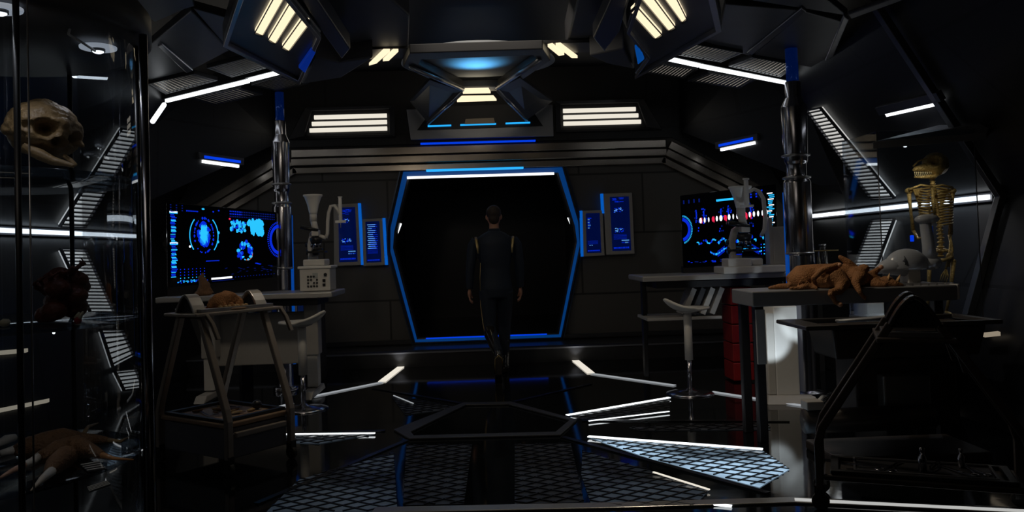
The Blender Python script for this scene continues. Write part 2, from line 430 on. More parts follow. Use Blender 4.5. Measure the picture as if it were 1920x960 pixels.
# upper centre panel
t = thing('header_panel', 'brushed metal header panel above the door with blue slots', 'panel', (0, 9.85, 2.75))
pts = [P(762, 205, 9.85), P(1036, 196, 9.85), P(1038, 255, 9.85), P(770, 262, 9.85)]
build('face', G().prism(pts, (0, .06, 0)), mat('header_metal', (.38, .39, .42), .3, .45, noise_amt=.15, nscale=3), t, world=True, bevel=.006)
pts = [P(800, 227, 9.83), P(1000, 219, 9.83), P(1018, 236, 9.83), P(782, 244, 9.83)]
build('recess', G().prism([P(815, 200, 9.83), P(990, 195, 9.83), P(1018, 236, 9.83), P(782, 244, 9.83)], (0, .03, 0)), blackm, t, world=True)
for a, b in ((802, 846), (863, 930), (948, 994)):
    y = lambda x: 235 - (x - 802) * .035
    build('slot_glow', G().prism([P(a, y(a), 9.81), P(b, y(b), 9.81), P(b, y(b) + 3, 9.81), P(a, y(a) + 3, 9.81)], (0, .01, 0)), C_led, t, world=True)
build('grille', G().prism([P(873, 223, 9.8), P(926, 221, 9.8), P(928, 231, 9.8), P(871, 233, 9.8)], (0, .02, 0)), mat('grille_tan', (.5, .42, .32), .4, .6), t, world=True)

# ------------------------------------------------------------------ ceiling modules
def slab(name, px, z, th, m, parent=None, bevel=.008, dz=None):
    q = [Z(x, y, z + (dz[i] if dz else 0)) for i, (x, y) in enumerate(px)]
    return build(name, G().prism(q, (0, 0, th)), m, parent, world=parent is not None, bevel=bevel), q
def ceiling_plate(px, label, z=3.0):
    o, q = slab('ceiling_panel', px, z, .06, platem); tag(o, label, 'ceiling panel')
ceiling_plate([(240, 118), (358, 20), (430, 95), (366, 128), (284, 152)], 'dark grey ceiling panel left, behind the glass case top', 3.0)
ceiling_plate([(362, 16), (452, 40), (462, 110), (430, 95)], 'narrow ceiling panel between the left grey panel and the left box lamp', 3.01)
ceiling_plate([(290, 42), (345, 18), (365, 12), (352, -30), (200, -30)], 'grey ceiling panel at the top left edge', 3.01)
ceiling_plate([(1360, 8), (1503, 20), (1404, 105), (1320, 78), (1352, 45)], 'grey ceiling panel nearest the right box lamp', 3.0)
ceiling_plate([(1508, 22), (1582, 42), (1540, 130), (1410, 106)], 'grey ceiling panel pierced by the tall right column', 3.0)
ceiling_plate([(1362, -6), (1500, -40), (1590, 30), (1505, 16)], 'grey ceiling panel at the top edge right of the right box lamp', 3.01)
# slender edge trims
for px, lab in (([(1582, 30), (1592, 38), (1551, 133), (1540, 132)], 'pale metal edge trim of the right ceiling panel'),
                ([(1590, 28), (1596, 36), (1700, -2), (1690, -8)], 'grey ceiling edge trim running to the top right'),
                ([(296, 88), (304, 84), (362, 133), (350, 138)], 'pale ceiling seam trim left of the left vents'),
                ([(1400, 100), (1410, 104), (1512, 22), (1504, 16)], 'dark seam trim between the right ceiling panels')):
    o, q = slab('edge_trim', px, 2.985, .03, steel if 'pale' in lab else housem); tag(o, lab, 'trim')
def vent(px, label, grp, n=12, z=2.97, split=0):
    q = [Z(x, y, z) for x, y in px]; c = centre(q)
    t = thing('ceiling_vent', label, 'ceiling vent', c, group=None)
    cq = c
    out = [p + (p - cq).normalized() * .035 for p in q]
    build('frame', G().ring(out, q, (0, 0, .04)), framem, t, world=True, bevel=.004)
    build('slat_glow', G().prism([p + V((0, 0, .016)) for p in q], (0, 0, .01)), emis('vent_glow', (.95, .88, .76), .5), t, world=True)  # added glow behind the slats, standing in for light on them
    g = G()
    for i in range(n):
        u = (i + .5) / n; w_ = .3 / n
        a0, a1 = quadpt(q, u - w_, 0), quadpt(q, u + w_, 0); b0, b1 = quadpt(q, u - w_, 1), quadpt(q, u + w_, 1)
        g.prism([a0, a1, b1, b0], (0, 0, .008))
    build('slats', g, framem, t, world=True)
vent([(282, 158), (362, 140), (402, 152), (312, 176)], 'slatted ceiling vent nearest the glass case, left of the light bar', 'l')
vent([(395, 128), (463, 110), (505, 125), (436, 144)], 'slatted ceiling vent beside the left box lamp', 'l')
vent([(360, 184), (450, 166), (487, 178), (403, 197)], 'slatted ceiling vent below the left light bar, outer one', 'l')
vent([(478, 160), (528, 144), (572, 158), (520, 170)], 'small slatted ceiling vent below the left light bar, inner one', 'l')
vent([(1300, 84), (1386, 100), (1350, 116), (1268, 102)], 'slatted ceiling vent right beside the right box lamp', 'r')
vent([(1412, 109), (1490, 123), (1462, 144), (1372, 125)], 'slatted ceiling vent in front of the tall right column', 'r')
vent([(1232, 121), (1302, 131), (1280, 147), (1208, 136)], 'small slatted ceiling vent below the right light bar, inner one', 'r')
vent([(1330, 138), (1412, 150), (1385, 166), (1296, 153)], 'slatted ceiling vent below the right light bar, outer one', 'r')
def cbar(a, b, label, z=2.93, wd=.015):
    A, B = Z(*a, z), Z(*b, z); n = (B - A).normalized().cross(V((0, 0, 1))) * wd
    t = thing('light_bar', label, 'strip light', (A + B) / 2)
    build('tube', G().prism([A - n, B - n, B + n, A + n], (0, 0, .03)), W_cool, t, world=True)
    n2 = n * 2; d = (B - A).normalized() * .03
    build('channel', G().prism([p + V((0, 0, .03)) for p in (A - n2 - d, B - n2 + d, B + n2 + d, A + n2 - d)], (0, 0, .03)), framem, t, world=True)
cbar((312, 192), (466, 155), 'long white ceiling light bar between the left vents')
cbar((468, 153), (528, 138), 'short white ceiling light bar ending at the left box lamp')
cbar((1250, 113), (1311, 126), 'short white ceiling light bar beside the right box lamp')
cbar((1314, 127), (1474, 158), 'long white ceiling light bar between the right vents')
A, B = P(308, 196, 8.0), P(286, 228, 7.6)
tag(build('light_bar', G().tube([A, B], .023, 8), W_cool), 'short steep white light bar dropping from the left ceiling light bar', 'strip light')

# big hanging box lamps
def boxlamp(body, bars, label, z, th, tip=None, glow=None):
    q = [Z(x, y, z) for x, y in body]; c = centre(q)
    t = thing('box_lamp', label, 'ceiling lamp', c)
    build('housing', G().prism(q, (0, 0, th)), housem, t, world=True, bevel=.02)
    ins = [c + (p - c) * .9 for p in q]
    build('rim', G().ring(q, ins, (0, 0, -.035)), steel, t, world=True, bevel=.006)
    for b in bars:
        bq = [Z(x, y, z - .02) for x, y in b]
        build('bar', G().prism(bq, (0, 0, .03)), W_warm, t, world=True)
        bc = centre(bq); bo = [p + (p - bc).normalized() * .025 for p in bq]
        build('bezel', G().ring(bo, bq, (0, 0, -.012)), blackm, t, world=True)
    cc = centre([centre([Z(x, y, z) for x, y in b]) for b in bars])
    l = lamp('SPOT', cc - V((0, 0, .08)), cc - V((cc.x * .35, -1.6, 2.4)) if cc.x < 0 else cc + V((.55, .1, -2.4)), 30 if cc.x < 0 else 46, WARM, .12, 118, .9)
    return t
boxlamp([(452, -30), (528, -30), (602, 64), (562, 152), (418, 79)],
        [[(513, -4), (532, -4), (492, 66), (478, 60)], [(543, 6), (557, 17), (516, 81), (503, 73)], [(568, 32), (580, 43), (541, 95), (529, 87)]],
        'large hanging box lamp with three warm bars over the left side', 2.85, .15)
boxlamp([(1175, 54), (1202, -30), (1335, -40), (1353, 50), (1190, 142), (1217, 106)],
        [[(1183, 22), (1194, 11), (1241, 64), (1229, 72)], [(1203, -4), (1226, -4), (1266, 50), (1254, 57)], [(1246, -4), (1268, -4), (1287, 34), (1279, 41)]],
        'large hanging box lamp with three warm bars over the right side', 2.85, .15)
for px, lab in (([(545, -30), (575, -30), (657, 92), (641, 112), (610, 70)], 'dark angled block beside the left box lamp'), ([(1185, -30), (1155, -20), (1112, 72), (1133, 98), (1162, 60)], 'dark angled block beside the right box lamp')):
    o, q = slab('ceiling_block', px, 2.88, .12, housem, bevel=.012); tag(o, lab, 'ceiling block')
# blue glow on box lamps' inner edges
tag(slab('glow_strip', [(560, 128), (572, 138), (592, 100), (584, 94)], 2.81, .03, mat('blue_glow_dim', (0, 0, 0), emit=(.0, .04, .5), es=.3))[0], 'dim blue glow strip on the inner edge of the left box lamp', 'strip light')
tag(slab('glow_strip', [(1196, 122), (1208, 112), (1200, 92), (1190, 90)], 2.81, .03, mat('blue_glow_mid', (0, 0, 0), emit=(.0, .12, .6), es=.4))[0], 'dim blue glow strip on the inner edge of the right box lamp', 'strip light')
# soffit modules flanking the centre
for px, lab, zz in (([(610, 60), (655, 100), (765, 95), (768, 30), (700, -30), (590, -30)], 'broad dark ceiling soffit block left of the centre', 3.1),
                    ([(1150, 95), (1060, 90), (1090, -30), (1220, -30), (1150, 20)], 'broad dark ceiling soffit block right of the centre', 3.12),
                    ([(590, 108), (636, 118), (700, 108), (640, 146), (565, 158)], 'small angular ceiling wedge below the left box lamp', 2.95),
                    ([(1105, 105), (1170, 92), (1190, 130), (1140, 120)], 'small angular ceiling wedge below the right box lamp', 2.95)):
    o, q = slab('ceiling_soffit', px, zz, .25, mat('soffit_paint', (.11, .11, .12), .5, noise_amt=.15, nscale=4), bevel=.015); tag(o, lab, 'ceiling block')
def twobar(bars, label, z, sp=True):
    qs = [[Z(x, y, z) for x, y in b] for b in bars]; c = centre([centre(q) for q in qs])
    t = thing('ceiling_light', label, 'ceiling light', c)
    allp = [bars[0][0], bars[0][1], bars[-1][2], bars[-1][3]]
    build('housing', G().box(c + V((0, 0, .045)), (.55, .35, .03)), framem, t, world=True, bevel=.005)
    for q in qs: build('bar', G().prism(q, (0, 0, .025)), W_warm, t, world=True)
    return t
twobar([[(719, 97), (731, 97), (706, 119), (692, 123)], [(737, 97), (747, 97), (729, 114), (718, 115)]], 'small pair of warm light bars left of the blue ceiling glow', 3.05)
twobar([[(1027, 88), (1036, 86), (1058, 103), (1048, 105)], [(1042, 86), (1051, 85), (1083, 109), (1072, 109)]], 'small pair of warm light bars right of the blue ceiling glow', 3.05)
# centre hub
t = thing('ceiling_hub', 'angular central ceiling hub with two warm bars and a blue lit dome', 'ceiling fixture', Z(890, 150, 3.0))
# ring with opening for the dome
outer = [(768, 100), (1018, 92), (1032, 114), (950, 170), (860, 173), (756, 126)]
inner = [(790, 112), (1000, 104), (1006, 112), (935, 162), (868, 164), (784, 122)]
qo = [Z(x, y, 3.0) for x, y in outer]; qi = [Z(x, y, 3.0) for x, y in inner]
build('hub_ring', G().ring(qo, qi, (0, 0, .08)), mat('hub_paint', (.06, .06, .066), .4, .4), t, world=True, bevel=.008)
dome = G(); cq = centre(qi)
dome.ell(cq + V((0, .1, .09)), (.72, .62, .14), 40, 20)
dome.v = [V((v.x, v.y, max(v.z, cq.z + .09))) for v in dome.v]
build('dome', dome, mat('dome_paint', (.42, .45, .5), .7), t, world=True)
g = G()
for a, b in (((770, 125), (868, 168)), ((1012, 112), (932, 165))): g.tube([Z(*a, 2.99), Z(*b, 2.96)], .022, 6)
for a, b in (((868, 172), (802, 232)), ((932, 168), (988, 226))): g.tube([Z(*a, 2.96), P(*b, 9.75)], .022, 6)
build('ridge', g, steel, t, world=True)
for s, pl in ((-1, [(868, 172), (806, 150), (768, 190), (804, 232)]), (1, [(932, 168), (975, 146), (1036, 190), (986, 226)])):
    q = [Z(*pl[0], 2.96), Z(*pl[1], 2.98), P(*pl[2], 9.7), P(*pl[3], 9.7)]
    build('wedge', G().prism(q, (0, .03, .04)), mat('wedge_paint', (.05, .05, .053), .45, noise_amt=.15), t, world=True)
for b in ([(872, 169), (916, 168), (920, 175), (868, 176)], [(863, 183), (925, 182), (931, 189), (857, 191.5)]):
    build('bar', G().prism([Z(x, y, 2.94) for x, y in b], (0, 0, .02)), W_warm, t, world=True)
dc = centre(qi)
lamp('SPOT', (dc.x - .02, dc.y + .25, 2.80), (dc.x - .02, dc.y + .12, 3.2), 11, (.13, .55, 1), .02, 100, 1)

# ------------------------------------------------------------------ floor inlays
def inlay(px, name, label, cat, m, h=.004, bevel=0):
    q = [Z(x, y, h) for x, y in px]
    o = build(name, G().prism([p - V((0, 0, .004)) for p in q], (0, 0, .004)), m); tag(o, label, cat); return o
def fstrip(pts, wd, label, m=W_cool):
    q = [Z(x, y, .004) for x, y in pts]; g = G()
    for a, b in zip(q[:-1], q[1:]):
        n = (b - a).normalized().cross(V((0, 0, 1))) * wd / 2
        g.prism([a - n, b - n, b + n, a + n], (0, 0, .006))
    tag(build('floor_strip_light', g, m), label, 'floor light')
fs_dim = emis('floor_strip_dim', (.8, .85, .9), .38)
fstrip([(752, 688), (716, 716)], .08, 'short bright floor strip light left, meeting the door step', W_soft)
fstrip([(716, 717), (588, 743)], .045, 'dim floor strip light running left from the door step', fs_dim)
fstrip([(548, 757), (470, 776)], .045, 'dim floor strip light behind the small trolley', fs_dim)
fstrip([(1075, 673), (1108, 700)], .08, 'short bright floor strip light right, meeting the door step', W_soft)
fstrip([(1110, 701), (1265, 723)], .045, 'dim floor strip light running right from the door step', fs_dim)
fstrip([(1335, 735), (1510, 762)], .045, 'dim floor strip light past the right stool', fs_dim)
fstrip([(1738, 771), (1925, 780)], .035, 'thin white floor strip light at the right edge behind the big trolley', W_soft)
for a, b, lab in (((738, 687), (765, 687), 'left'), ((1062, 672), (1090, 671), 'right')):
    p = Z((a[0] + b[0]) / 2, a[1], 0); lamp('SPOT', (p.x, 9.34, .03), (p.x, 9.5, .5), 1.3, (.95, .97, 1), .02, 90, 1)

def polyclip(p, d, poly):
    ts = []
    for i in range(len(poly)):
        a, b = poly[i], poly[(i + 1) % len(poly)]; e = b - a
        den = d.x * e.y - d.y * e.x
        if abs(den) < 1e-9: continue
        w_ = a - p; t_ = (w_.x * e.y - w_.y * e.x) / den; s_ = (w_.x * d.y - w_.y * d.x) / den
        if 0 <= s_ <= 1: ts.append(t_)
    ts.sort(); return (ts[0], ts[-1]) if len(ts) >= 2 else None
def grate(px, pan, label, strips=(), sp=.085, smat=W_cool):
    q = [Z(x, y, 0.002) for x, y in px]; c = centre(q)
    t = thing('floor_grate', label, 'floor grate', (c.x, c.y, 0))
    build('light_pan', G().prism(q, (0, 0, .002)), pan, t, world=True)
    g = G()
    for ang in (.62, -.62):
        d = V((math.cos(ang), math.sin(ang), 0)); n = V((-d.y, d.x, 0))
        R = max((p - c).length for p in q); k = -int(R / sp) - 1
        while k * sp < R + sp:
            r_ = polyclip(c + n * k * sp, d, q)
            if r_:
                a, b = c + n * k * sp + d * r_[0], c + n * k * sp + d * r_[1]
                g.box((a + b) / 2 + V((0, 0, .006)), ((b - a).length, .009, .006), Matrix.Rotation(math.atan2(d.y, d.x), 3, 'Z'))
            k += 1
    build('wire_mesh', g, blackm, t, world=True)
    for pts, wd in strips:
        qq = [Z(x, y, .012) for x, y in pts]; n = (qq[1] - qq[0]).normalized().cross(V((0, 0, 1))) * wd / 2
        build('edge_light', G().prism([qq[0] - n, qq[1] - n, qq[1] + n, qq[0] + n], (0, 0, .006)), smat, t, world=True)
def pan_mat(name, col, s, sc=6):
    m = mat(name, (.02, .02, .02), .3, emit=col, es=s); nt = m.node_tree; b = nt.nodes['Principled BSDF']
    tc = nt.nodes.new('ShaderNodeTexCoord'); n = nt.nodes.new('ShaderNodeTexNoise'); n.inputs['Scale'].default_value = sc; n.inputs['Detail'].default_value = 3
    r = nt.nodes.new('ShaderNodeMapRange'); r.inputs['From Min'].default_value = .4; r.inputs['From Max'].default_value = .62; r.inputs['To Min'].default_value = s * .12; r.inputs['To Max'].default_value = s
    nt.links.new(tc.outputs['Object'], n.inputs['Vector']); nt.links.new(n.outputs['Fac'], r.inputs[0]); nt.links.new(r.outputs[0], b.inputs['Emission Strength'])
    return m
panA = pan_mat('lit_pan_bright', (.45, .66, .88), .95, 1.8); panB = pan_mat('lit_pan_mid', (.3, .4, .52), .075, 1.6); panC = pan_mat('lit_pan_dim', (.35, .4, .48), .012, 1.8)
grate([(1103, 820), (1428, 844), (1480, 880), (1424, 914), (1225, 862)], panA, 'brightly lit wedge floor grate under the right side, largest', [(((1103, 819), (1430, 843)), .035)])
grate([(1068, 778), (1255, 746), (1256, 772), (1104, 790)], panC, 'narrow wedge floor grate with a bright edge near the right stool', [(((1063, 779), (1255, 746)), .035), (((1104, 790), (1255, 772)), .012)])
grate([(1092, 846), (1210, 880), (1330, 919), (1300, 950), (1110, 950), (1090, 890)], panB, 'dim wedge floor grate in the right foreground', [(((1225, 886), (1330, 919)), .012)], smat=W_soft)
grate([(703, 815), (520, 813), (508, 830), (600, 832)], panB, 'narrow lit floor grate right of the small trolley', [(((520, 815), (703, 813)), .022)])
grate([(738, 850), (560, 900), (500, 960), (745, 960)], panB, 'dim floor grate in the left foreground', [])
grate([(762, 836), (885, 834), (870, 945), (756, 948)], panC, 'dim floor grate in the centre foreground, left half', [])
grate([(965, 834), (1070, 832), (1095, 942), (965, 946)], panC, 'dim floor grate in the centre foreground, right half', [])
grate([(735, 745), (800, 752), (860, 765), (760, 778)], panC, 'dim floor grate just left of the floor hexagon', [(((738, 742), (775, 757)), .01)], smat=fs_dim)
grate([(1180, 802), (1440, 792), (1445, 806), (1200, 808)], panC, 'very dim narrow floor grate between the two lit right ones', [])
# hexagon
ho = [(768, 825), (738, 808), (868, 757), (958, 755), (1082, 789), (1050, 818)]
hi = [(776, 819), (770, 812), (874, 761), (953, 760), (1068, 790), (1042, 812)]
g = G(); g.ring([Z(x, y, .002) for x, y in ho], [Z(x, y, .002) for x, y in hi], (0, 0, .012))
tag(build('hexagon_inlay', g, mat('inlay_metal', (.05, .052, .058), .4, .4), bevel=.003), 'grey metal hexagon outline set in the black floor', 'floor inlay')
# spokes of trim on the floor
for i, (a, b) in enumerate((((1091, 789), (1480, 790)), ((1056, 820), (1440, 925)), ((763, 826), (480, 945)), ((722, 808), (560, 812)), ((868, 757), (700, 728)), ((958, 755), (1108, 720)))):
    pa, pb = Z(*a, .003), Z(*b, .003); n = (pb - pa).normalized().cross(V((0, 0, 1))) * .02
    g = G().prism([pa - n, pb - n, pb + n, pa + n], (0, 0, .006))
    struct('trim_%d' % (10 + i), g, mat('floor_trim', (.012, .013, .015), .25, .3))
# platform edge in the foreground
pts = [(700, 957), (1150, 948), (1490, 938), (1925, 958)]
q = [Z(x, y, .006) for x, y in pts]
tag(build('platform_edge', G().bar(q, (0, 0, .005), .085), mat('edge_metal', (.5, .49, .47), .3, .7), bevel=.004), 'pale metal platform edge across the right foreground floor', 'trim')
fstrip([(1330, 946), (1372, 950)], .025, 'short bright floor light on the platform edge')
q = [Z(x, y, .013) for x, y in ((1490, 936), (1560, 940), (1925, 958))]
tag(build('floor_strip_light', G().bar(q, (0, 0, .002), .035), emis('edge_glow', (.85, .85, .82), .55)), 'pale light line along the platform edge in front of the big trolley', 'floor light')

# ------------------------------------------------------------------ columns
def column(X, Y, ps, k, label, zoff=0):
    t = thing('support_column', label, 'column', (X, Y, 0))
    prof = [(z + zoff, r * k) for z, r in ps]
    build('tube', G().lathe([(r, z) for z, r in prof], n=40), chrome, t)
    build('upper_tube', G().lathe([(.052 * k, prof[-1][0] - .02), (.052 * k, 2.99 if zoff == 0 else 3.05)], n=24), mat('blue_tube', (.01, .03, .12), .12, .6, emit=(.0, .03, .25), es=.12), t)
    build('blue_reflection', G().cyl((-.085 * k if X > 0 else .085 * k, .07, .25), (-.085 * k if X > 0 else .085 * k, .07, 1.75), .018, n=8), mat('blue_reflection_glow', (0, 0, 0), emit=(.0, .12, .7), es=.35), t)  # blue reflection along the column, put in as a glowing rod
    g = G()
    for z in (1.22, 1.87, 2.06): g.lathe([(.1 * k, z + zoff - .012), (.118 * k, z + zoff - .006), (.118 * k, z + zoff + .006), (.1 * k, z + zoff + .012)], n=40)
    build('collar', g, steel, t)
PS0 = [(0, .15), (.04, .15), (.05, .09), (1.2, .09), (1.225, .112), (1.83, .115), (1.885, .084), (1.985, .084), (2.01, .098), (2.48, .110), (2.56, .068), (2.70, .066), (2.705, .05)]
PS = [PS0[0]]
for (za, ra), (zc, rc) in zip(PS0[:-1], PS0[1:]):       # support rings keep the shading crisp
    L = math.hypot(zc - za, rc - ra); k = min(.2, .004 / L)
    PS += [(za + (zc - za) * k, ra + (rc - ra) * k), (za + (zc - za) * (1 - k), ra + (rc - ra) * (1 - k))]
PS.append(PS0[-1])
column(2.70, 6.8, PS, 1.0, 'tall thick chrome support column beside the specimen table')
column(-2.03, 8.1, PS, .82, 'slimmer chrome support column behind the left desk')

# ------------------------------------------------------------------ displays
def display(name, q, th, label, cat, draw, fm=framem, side_glow=None):
    c = centre(q); t = thing(name, label, cat, c)
    n = (q[1] - q[0]).cross(q[3] - q[0]).normalized()
    if n.dot(EYE - c) < 0: n = -n
    build('screen', G().prism(q, -n * th), darkgl, t, world=True, bevel=.003)
    groups = {}
    def mark(u, v, du, dv, m, sh=0):
        g = groups.setdefault(m, G())
        a, b, c_, d_ = quadpt(q, u, v), quadpt(q, u + du, v), quadpt(q, u + du + sh, v + dv), quadpt(q, u + sh, v + dv)
        g.prism([a + n * .001, b + n * .001, c_ + n * .001, d_ + n * .001], n * .001)
    def blob(u, v, ru, rv, m, k=8):
        g = groups.setdefault(m, G())
        g.prism([quadpt(q, u + ru * math.cos(2 * PI * i / k), v + rv * math.sin(2 * PI * i / k)) + n * .0012 for i in range(k)], n * .001)
    def arc(u, v, ru, rv, a0, a1, wd, m, k=24, dash=False):
        g = groups.setdefault(m, G())
        for i in range(k):
            if dash and i % 2: continue
            t0 = a0 + (a1 - a0) * i / k; t1 = a0 + (a1 - a0) * (i + (.95 if not dash else 1)) / k
            pp = [(t0, 1), (t1, 1), (t1, 1 - wd), (t0, 1 - wd)]
            g.prism([quadpt(q, u + ru * s_ * math.cos(a), v + rv * s_ * math.sin(a)) + n * .0012 for a, s_ in pp], n * .001)
    draw(mark, blob, arc)
    for m, g in groups.items(): build('graphics', g, m, t, world=True)
    return t, n
def draw_left(mark, blob, arc):
    R = random.random
    for i in range(44):
        v = .1 + i * .018
        mark(.03 + (R() * .012), v, .03 + R() * .025, .009 if R() < .7 else .014, random.choice([G_blue, G_blue, G_cyan]))
    for v in (.1, .47, .11, .48): mark(.025, v, .07, .018, G_white if v in (.1, .47) else G_cyan)
    for v in (.2, .28, .32, .6, .64, .7, .75): mark(.035, v, .04, .022, G_cyan, .008)
    for i in range(120):                       # the round map
        a = R() * 6.3; r = (R() ** .6)
        blob(.325 + .05 * r * math.cos(a), .37 + .15 * r * math.sin(a), .006 + R() * .014, .014 + R() * .03, G_cyan if r < .75 else G_blue, 7)
    for i in range(40):
        a = R() * 6.3; blob(.325 + .085 * math.cos(a), .38 + .22 * math.sin(a), .004 + R() * .006, .008 + R() * .012, G_blue, 6)
    arc(.325, .38, .13, .27, 2.4, 4.0, .06, G_cyan); arc(.325, .38, .13, .27, -.9, .8, .06, G_cyan)
    blob(.20, .52, .01, .016, G_white); blob(.455, .34, .011, .02, G_cyan); blob(.45, .46, .011, .02, G_cyan)
    for i in range(46):                        # cell clusters
        u = .57 + R() * .14; blob(u, .17 + R() * .16, .006 + R() * .01, .012 + R() * .022, G_cyan if R() < .7 else G_blue, 6)
    for i in range(95):
        u = .735 + R() * .13; v = .15 + R() * .2
        if v > .25 and u < .76: continue
        blob(u, v, .01 + R() * .012, .018 + R() * .028, G_cyan, 7)
    for i in range(26):
        a = R() * 6.3; blob(.70 + .06 * math.cos(a) * (.5 + R() * .8), .6 + .12 * math.sin(a) * (.5 + R() * .8), .006 + R() * .014, .012 + R() * .03, random.choice([G_blue, G_cyan, G_blue]), 7)
    arc(.71, .60, .055, .12, 0, 2 * PI, .12, G_cyan, 22, True); arc(.72, .62, .05, .1, 0, 2, .08, emis('graphic_orange', (1, .3, .1), .6))
    for k in range(3): mark(.79 + k * .016, .76 + k * .008, .024, .012, G_blue)
    arc(1.03, .42, .12, .28, 1.75, 4.6, .1, G_blue, 46, True); arc(1.03, .42, .1, .235, 1.75, 4.6, .22, G_blue, 20)
    mark(.34, .70, .12, .012, G_blue)
    mark(.385, .925, .19, .025, G_white); mark(.39, .965, .2, .008, G_dim)
    for i in range(7):
        for j in range(4):
            mark(.11 + i * .035, .79 + j * .035, .008, .01, G_blue if j < 3 else G_cyan)
    for i in range(40): mark(.08 + R() * .27, .925 + R() * .025, .01, .012, random.choice([G_blue, G_cyan]))
    for i in range(14): mark(.6 + i * .028, .935, .01, .01, G_dim)
    for i in range(3):
        for j in range(3): mark(.03 + i * .05, .02 + j * .03, .012, .012, G_dim)
    for i in range(12): mark(.17 + i * .009, .075, .006, .016, G_blue)
    blob(.32, .045, .014, .012, G_cyan); blob(.41, .07, .008, .01, G_blue); blob(.46, .05, .008, .01, G_blue)
    for i in range(26):
        for j in range(3): mark(.56 + i * .0165, .035 + j * .035, .009, .018, G_blue if (i < 7 and j < 2) else G_dim)
    blob(.56, .15, .01, .014, G_red)
    for i in range(30): mark(.5 + R() * .45, .8 + R() * .1, .02, .004, G_dim)
Q = [P(312, 379, 7.5), P(518, 398, 7.95), P(520, 520, 7.95), P(314, 540, 7.5)]
tl, nl = display('display_screen', Q, .03, 'wide glass display on the left desk showing a blue map and cell graphics', 'screen', draw_left)
b0 = Q[3]; b1 = Q[2]
build('base', G().prism([V((b0.x, b0.y, 1.0)), V((b1.x, b1.y, 1.0)), V((b1.x, b1.y, b1.z + .02)), V((b0.x, b0.y, b0.z + .02))], (0, .08, 0)), blackm, tl, world=True)
def draw_right(mark, blob, arc):
    R = random.random
    seq = [(G_white, 1.1), (G_white, .8), (G_white, .6), (G_red, .8), (G_white, .9), (G_white, 1.3), (G_red, 1), (G_white, 1.1), (G_white, .6), (G_white, .9), (G_white, 1), (G_red, 1), (G_white, .9), (G_white, .9), (G_white, .9), (G_white, .6), (G_white, .9)]
    for i, (m, s) in enumerate(seq):
        u = .21 + i * .043; v = .37 - .0 * i
        blob(u, v - .005 * i * .3, .013 * s, .038 * (.8 + s * .2), m, 10)
        if m == G_red or i % 3 == 0: blob(u + .012, v, .008, .045, G_red, 8)
    for u, h in ((.16, .3), (.24, .2), (.42, .35), (.5, .2), (.73, .3)):
        for k in range(14): mark(u + R() * .05 - .02, .2 + R() * h, .012, .02, G_blue if R() < .4 else G_dim)
        mark(u, .24, .012, .1, G_blue)
    for i in range(60):
        u = .17 + i * .0125; v = .66 - .0 * u + .025 * math.sin(i * .8)
        if R() < .8: blob(u, v, .004 + R() * .01, .008 + R() * .018, G_cyan if R() < .6 else G_blue, 6)
    for i in range(90):
        u = .3 + i * .006; v = .80 + .035 * math.sin(i * .16)
        blob(u, v, .004, .008 + .016 * R(), G_cyan if R() < .5 else G_blue, 5)
        if 12 < i % 30 < 26: mark(u, v - .04, .003, .08, G_blue)
    for i in range(5):
        for j in range(4): mark(.83 + i * .03, .74 + j * .04, .012, .014, G_cyan if (i + j) % 3 else G_blue)
    mark(.38, .11, .22, .028, G_cyan, .003)
    for i in range(4):
        mark(.03 + i * .055, .07, .014, .05, G_dim); 
        for j in range(3): mark(.68 + i * .055, .05 + j * .035, .016, .02, G_blue)
    arc(.0, .47, .12, .2, -1.4, 1.4, .12, G_cyan, 50, True); arc(.0, .47, .1, .165, -1.4, 1.4, .28, G_blue, 20)
    for i in range(26): mark(.9 + R() * .03, .1 + i * .025, .04 + R() * .02, .014, G_cyan if i % 3 else G_white)
    for i in range(16): mark(.04 + R() * .4, .9 + R() * .03, .02, .01, G_dim if R() < .6 else G_blue)
    for i in range(3): blob(.56 + i * .02, .47, .006, .01, G_red)
Q = [P(1275, 367, 8.0), P(1455, 345, 7.7), P(1458, 494, 7.7), P(1281, 503, 8.0)]
tr, nr = display('display_screen', Q, .03, 'glass display on the right desk with a row of white and red ovals', 'screen', draw_right)
b0, b1 = Q[3], Q[2]
build('base', G().prism([V((b0.x, b0.y, 1.04)), V((b1.x, b1.y, 1.04)), V((b1.x, b1.y, b1.z + .02)), V((b0.x, b0.y, b0.z + .02))], (0, .08, 0)), blackm, tr, world=True)

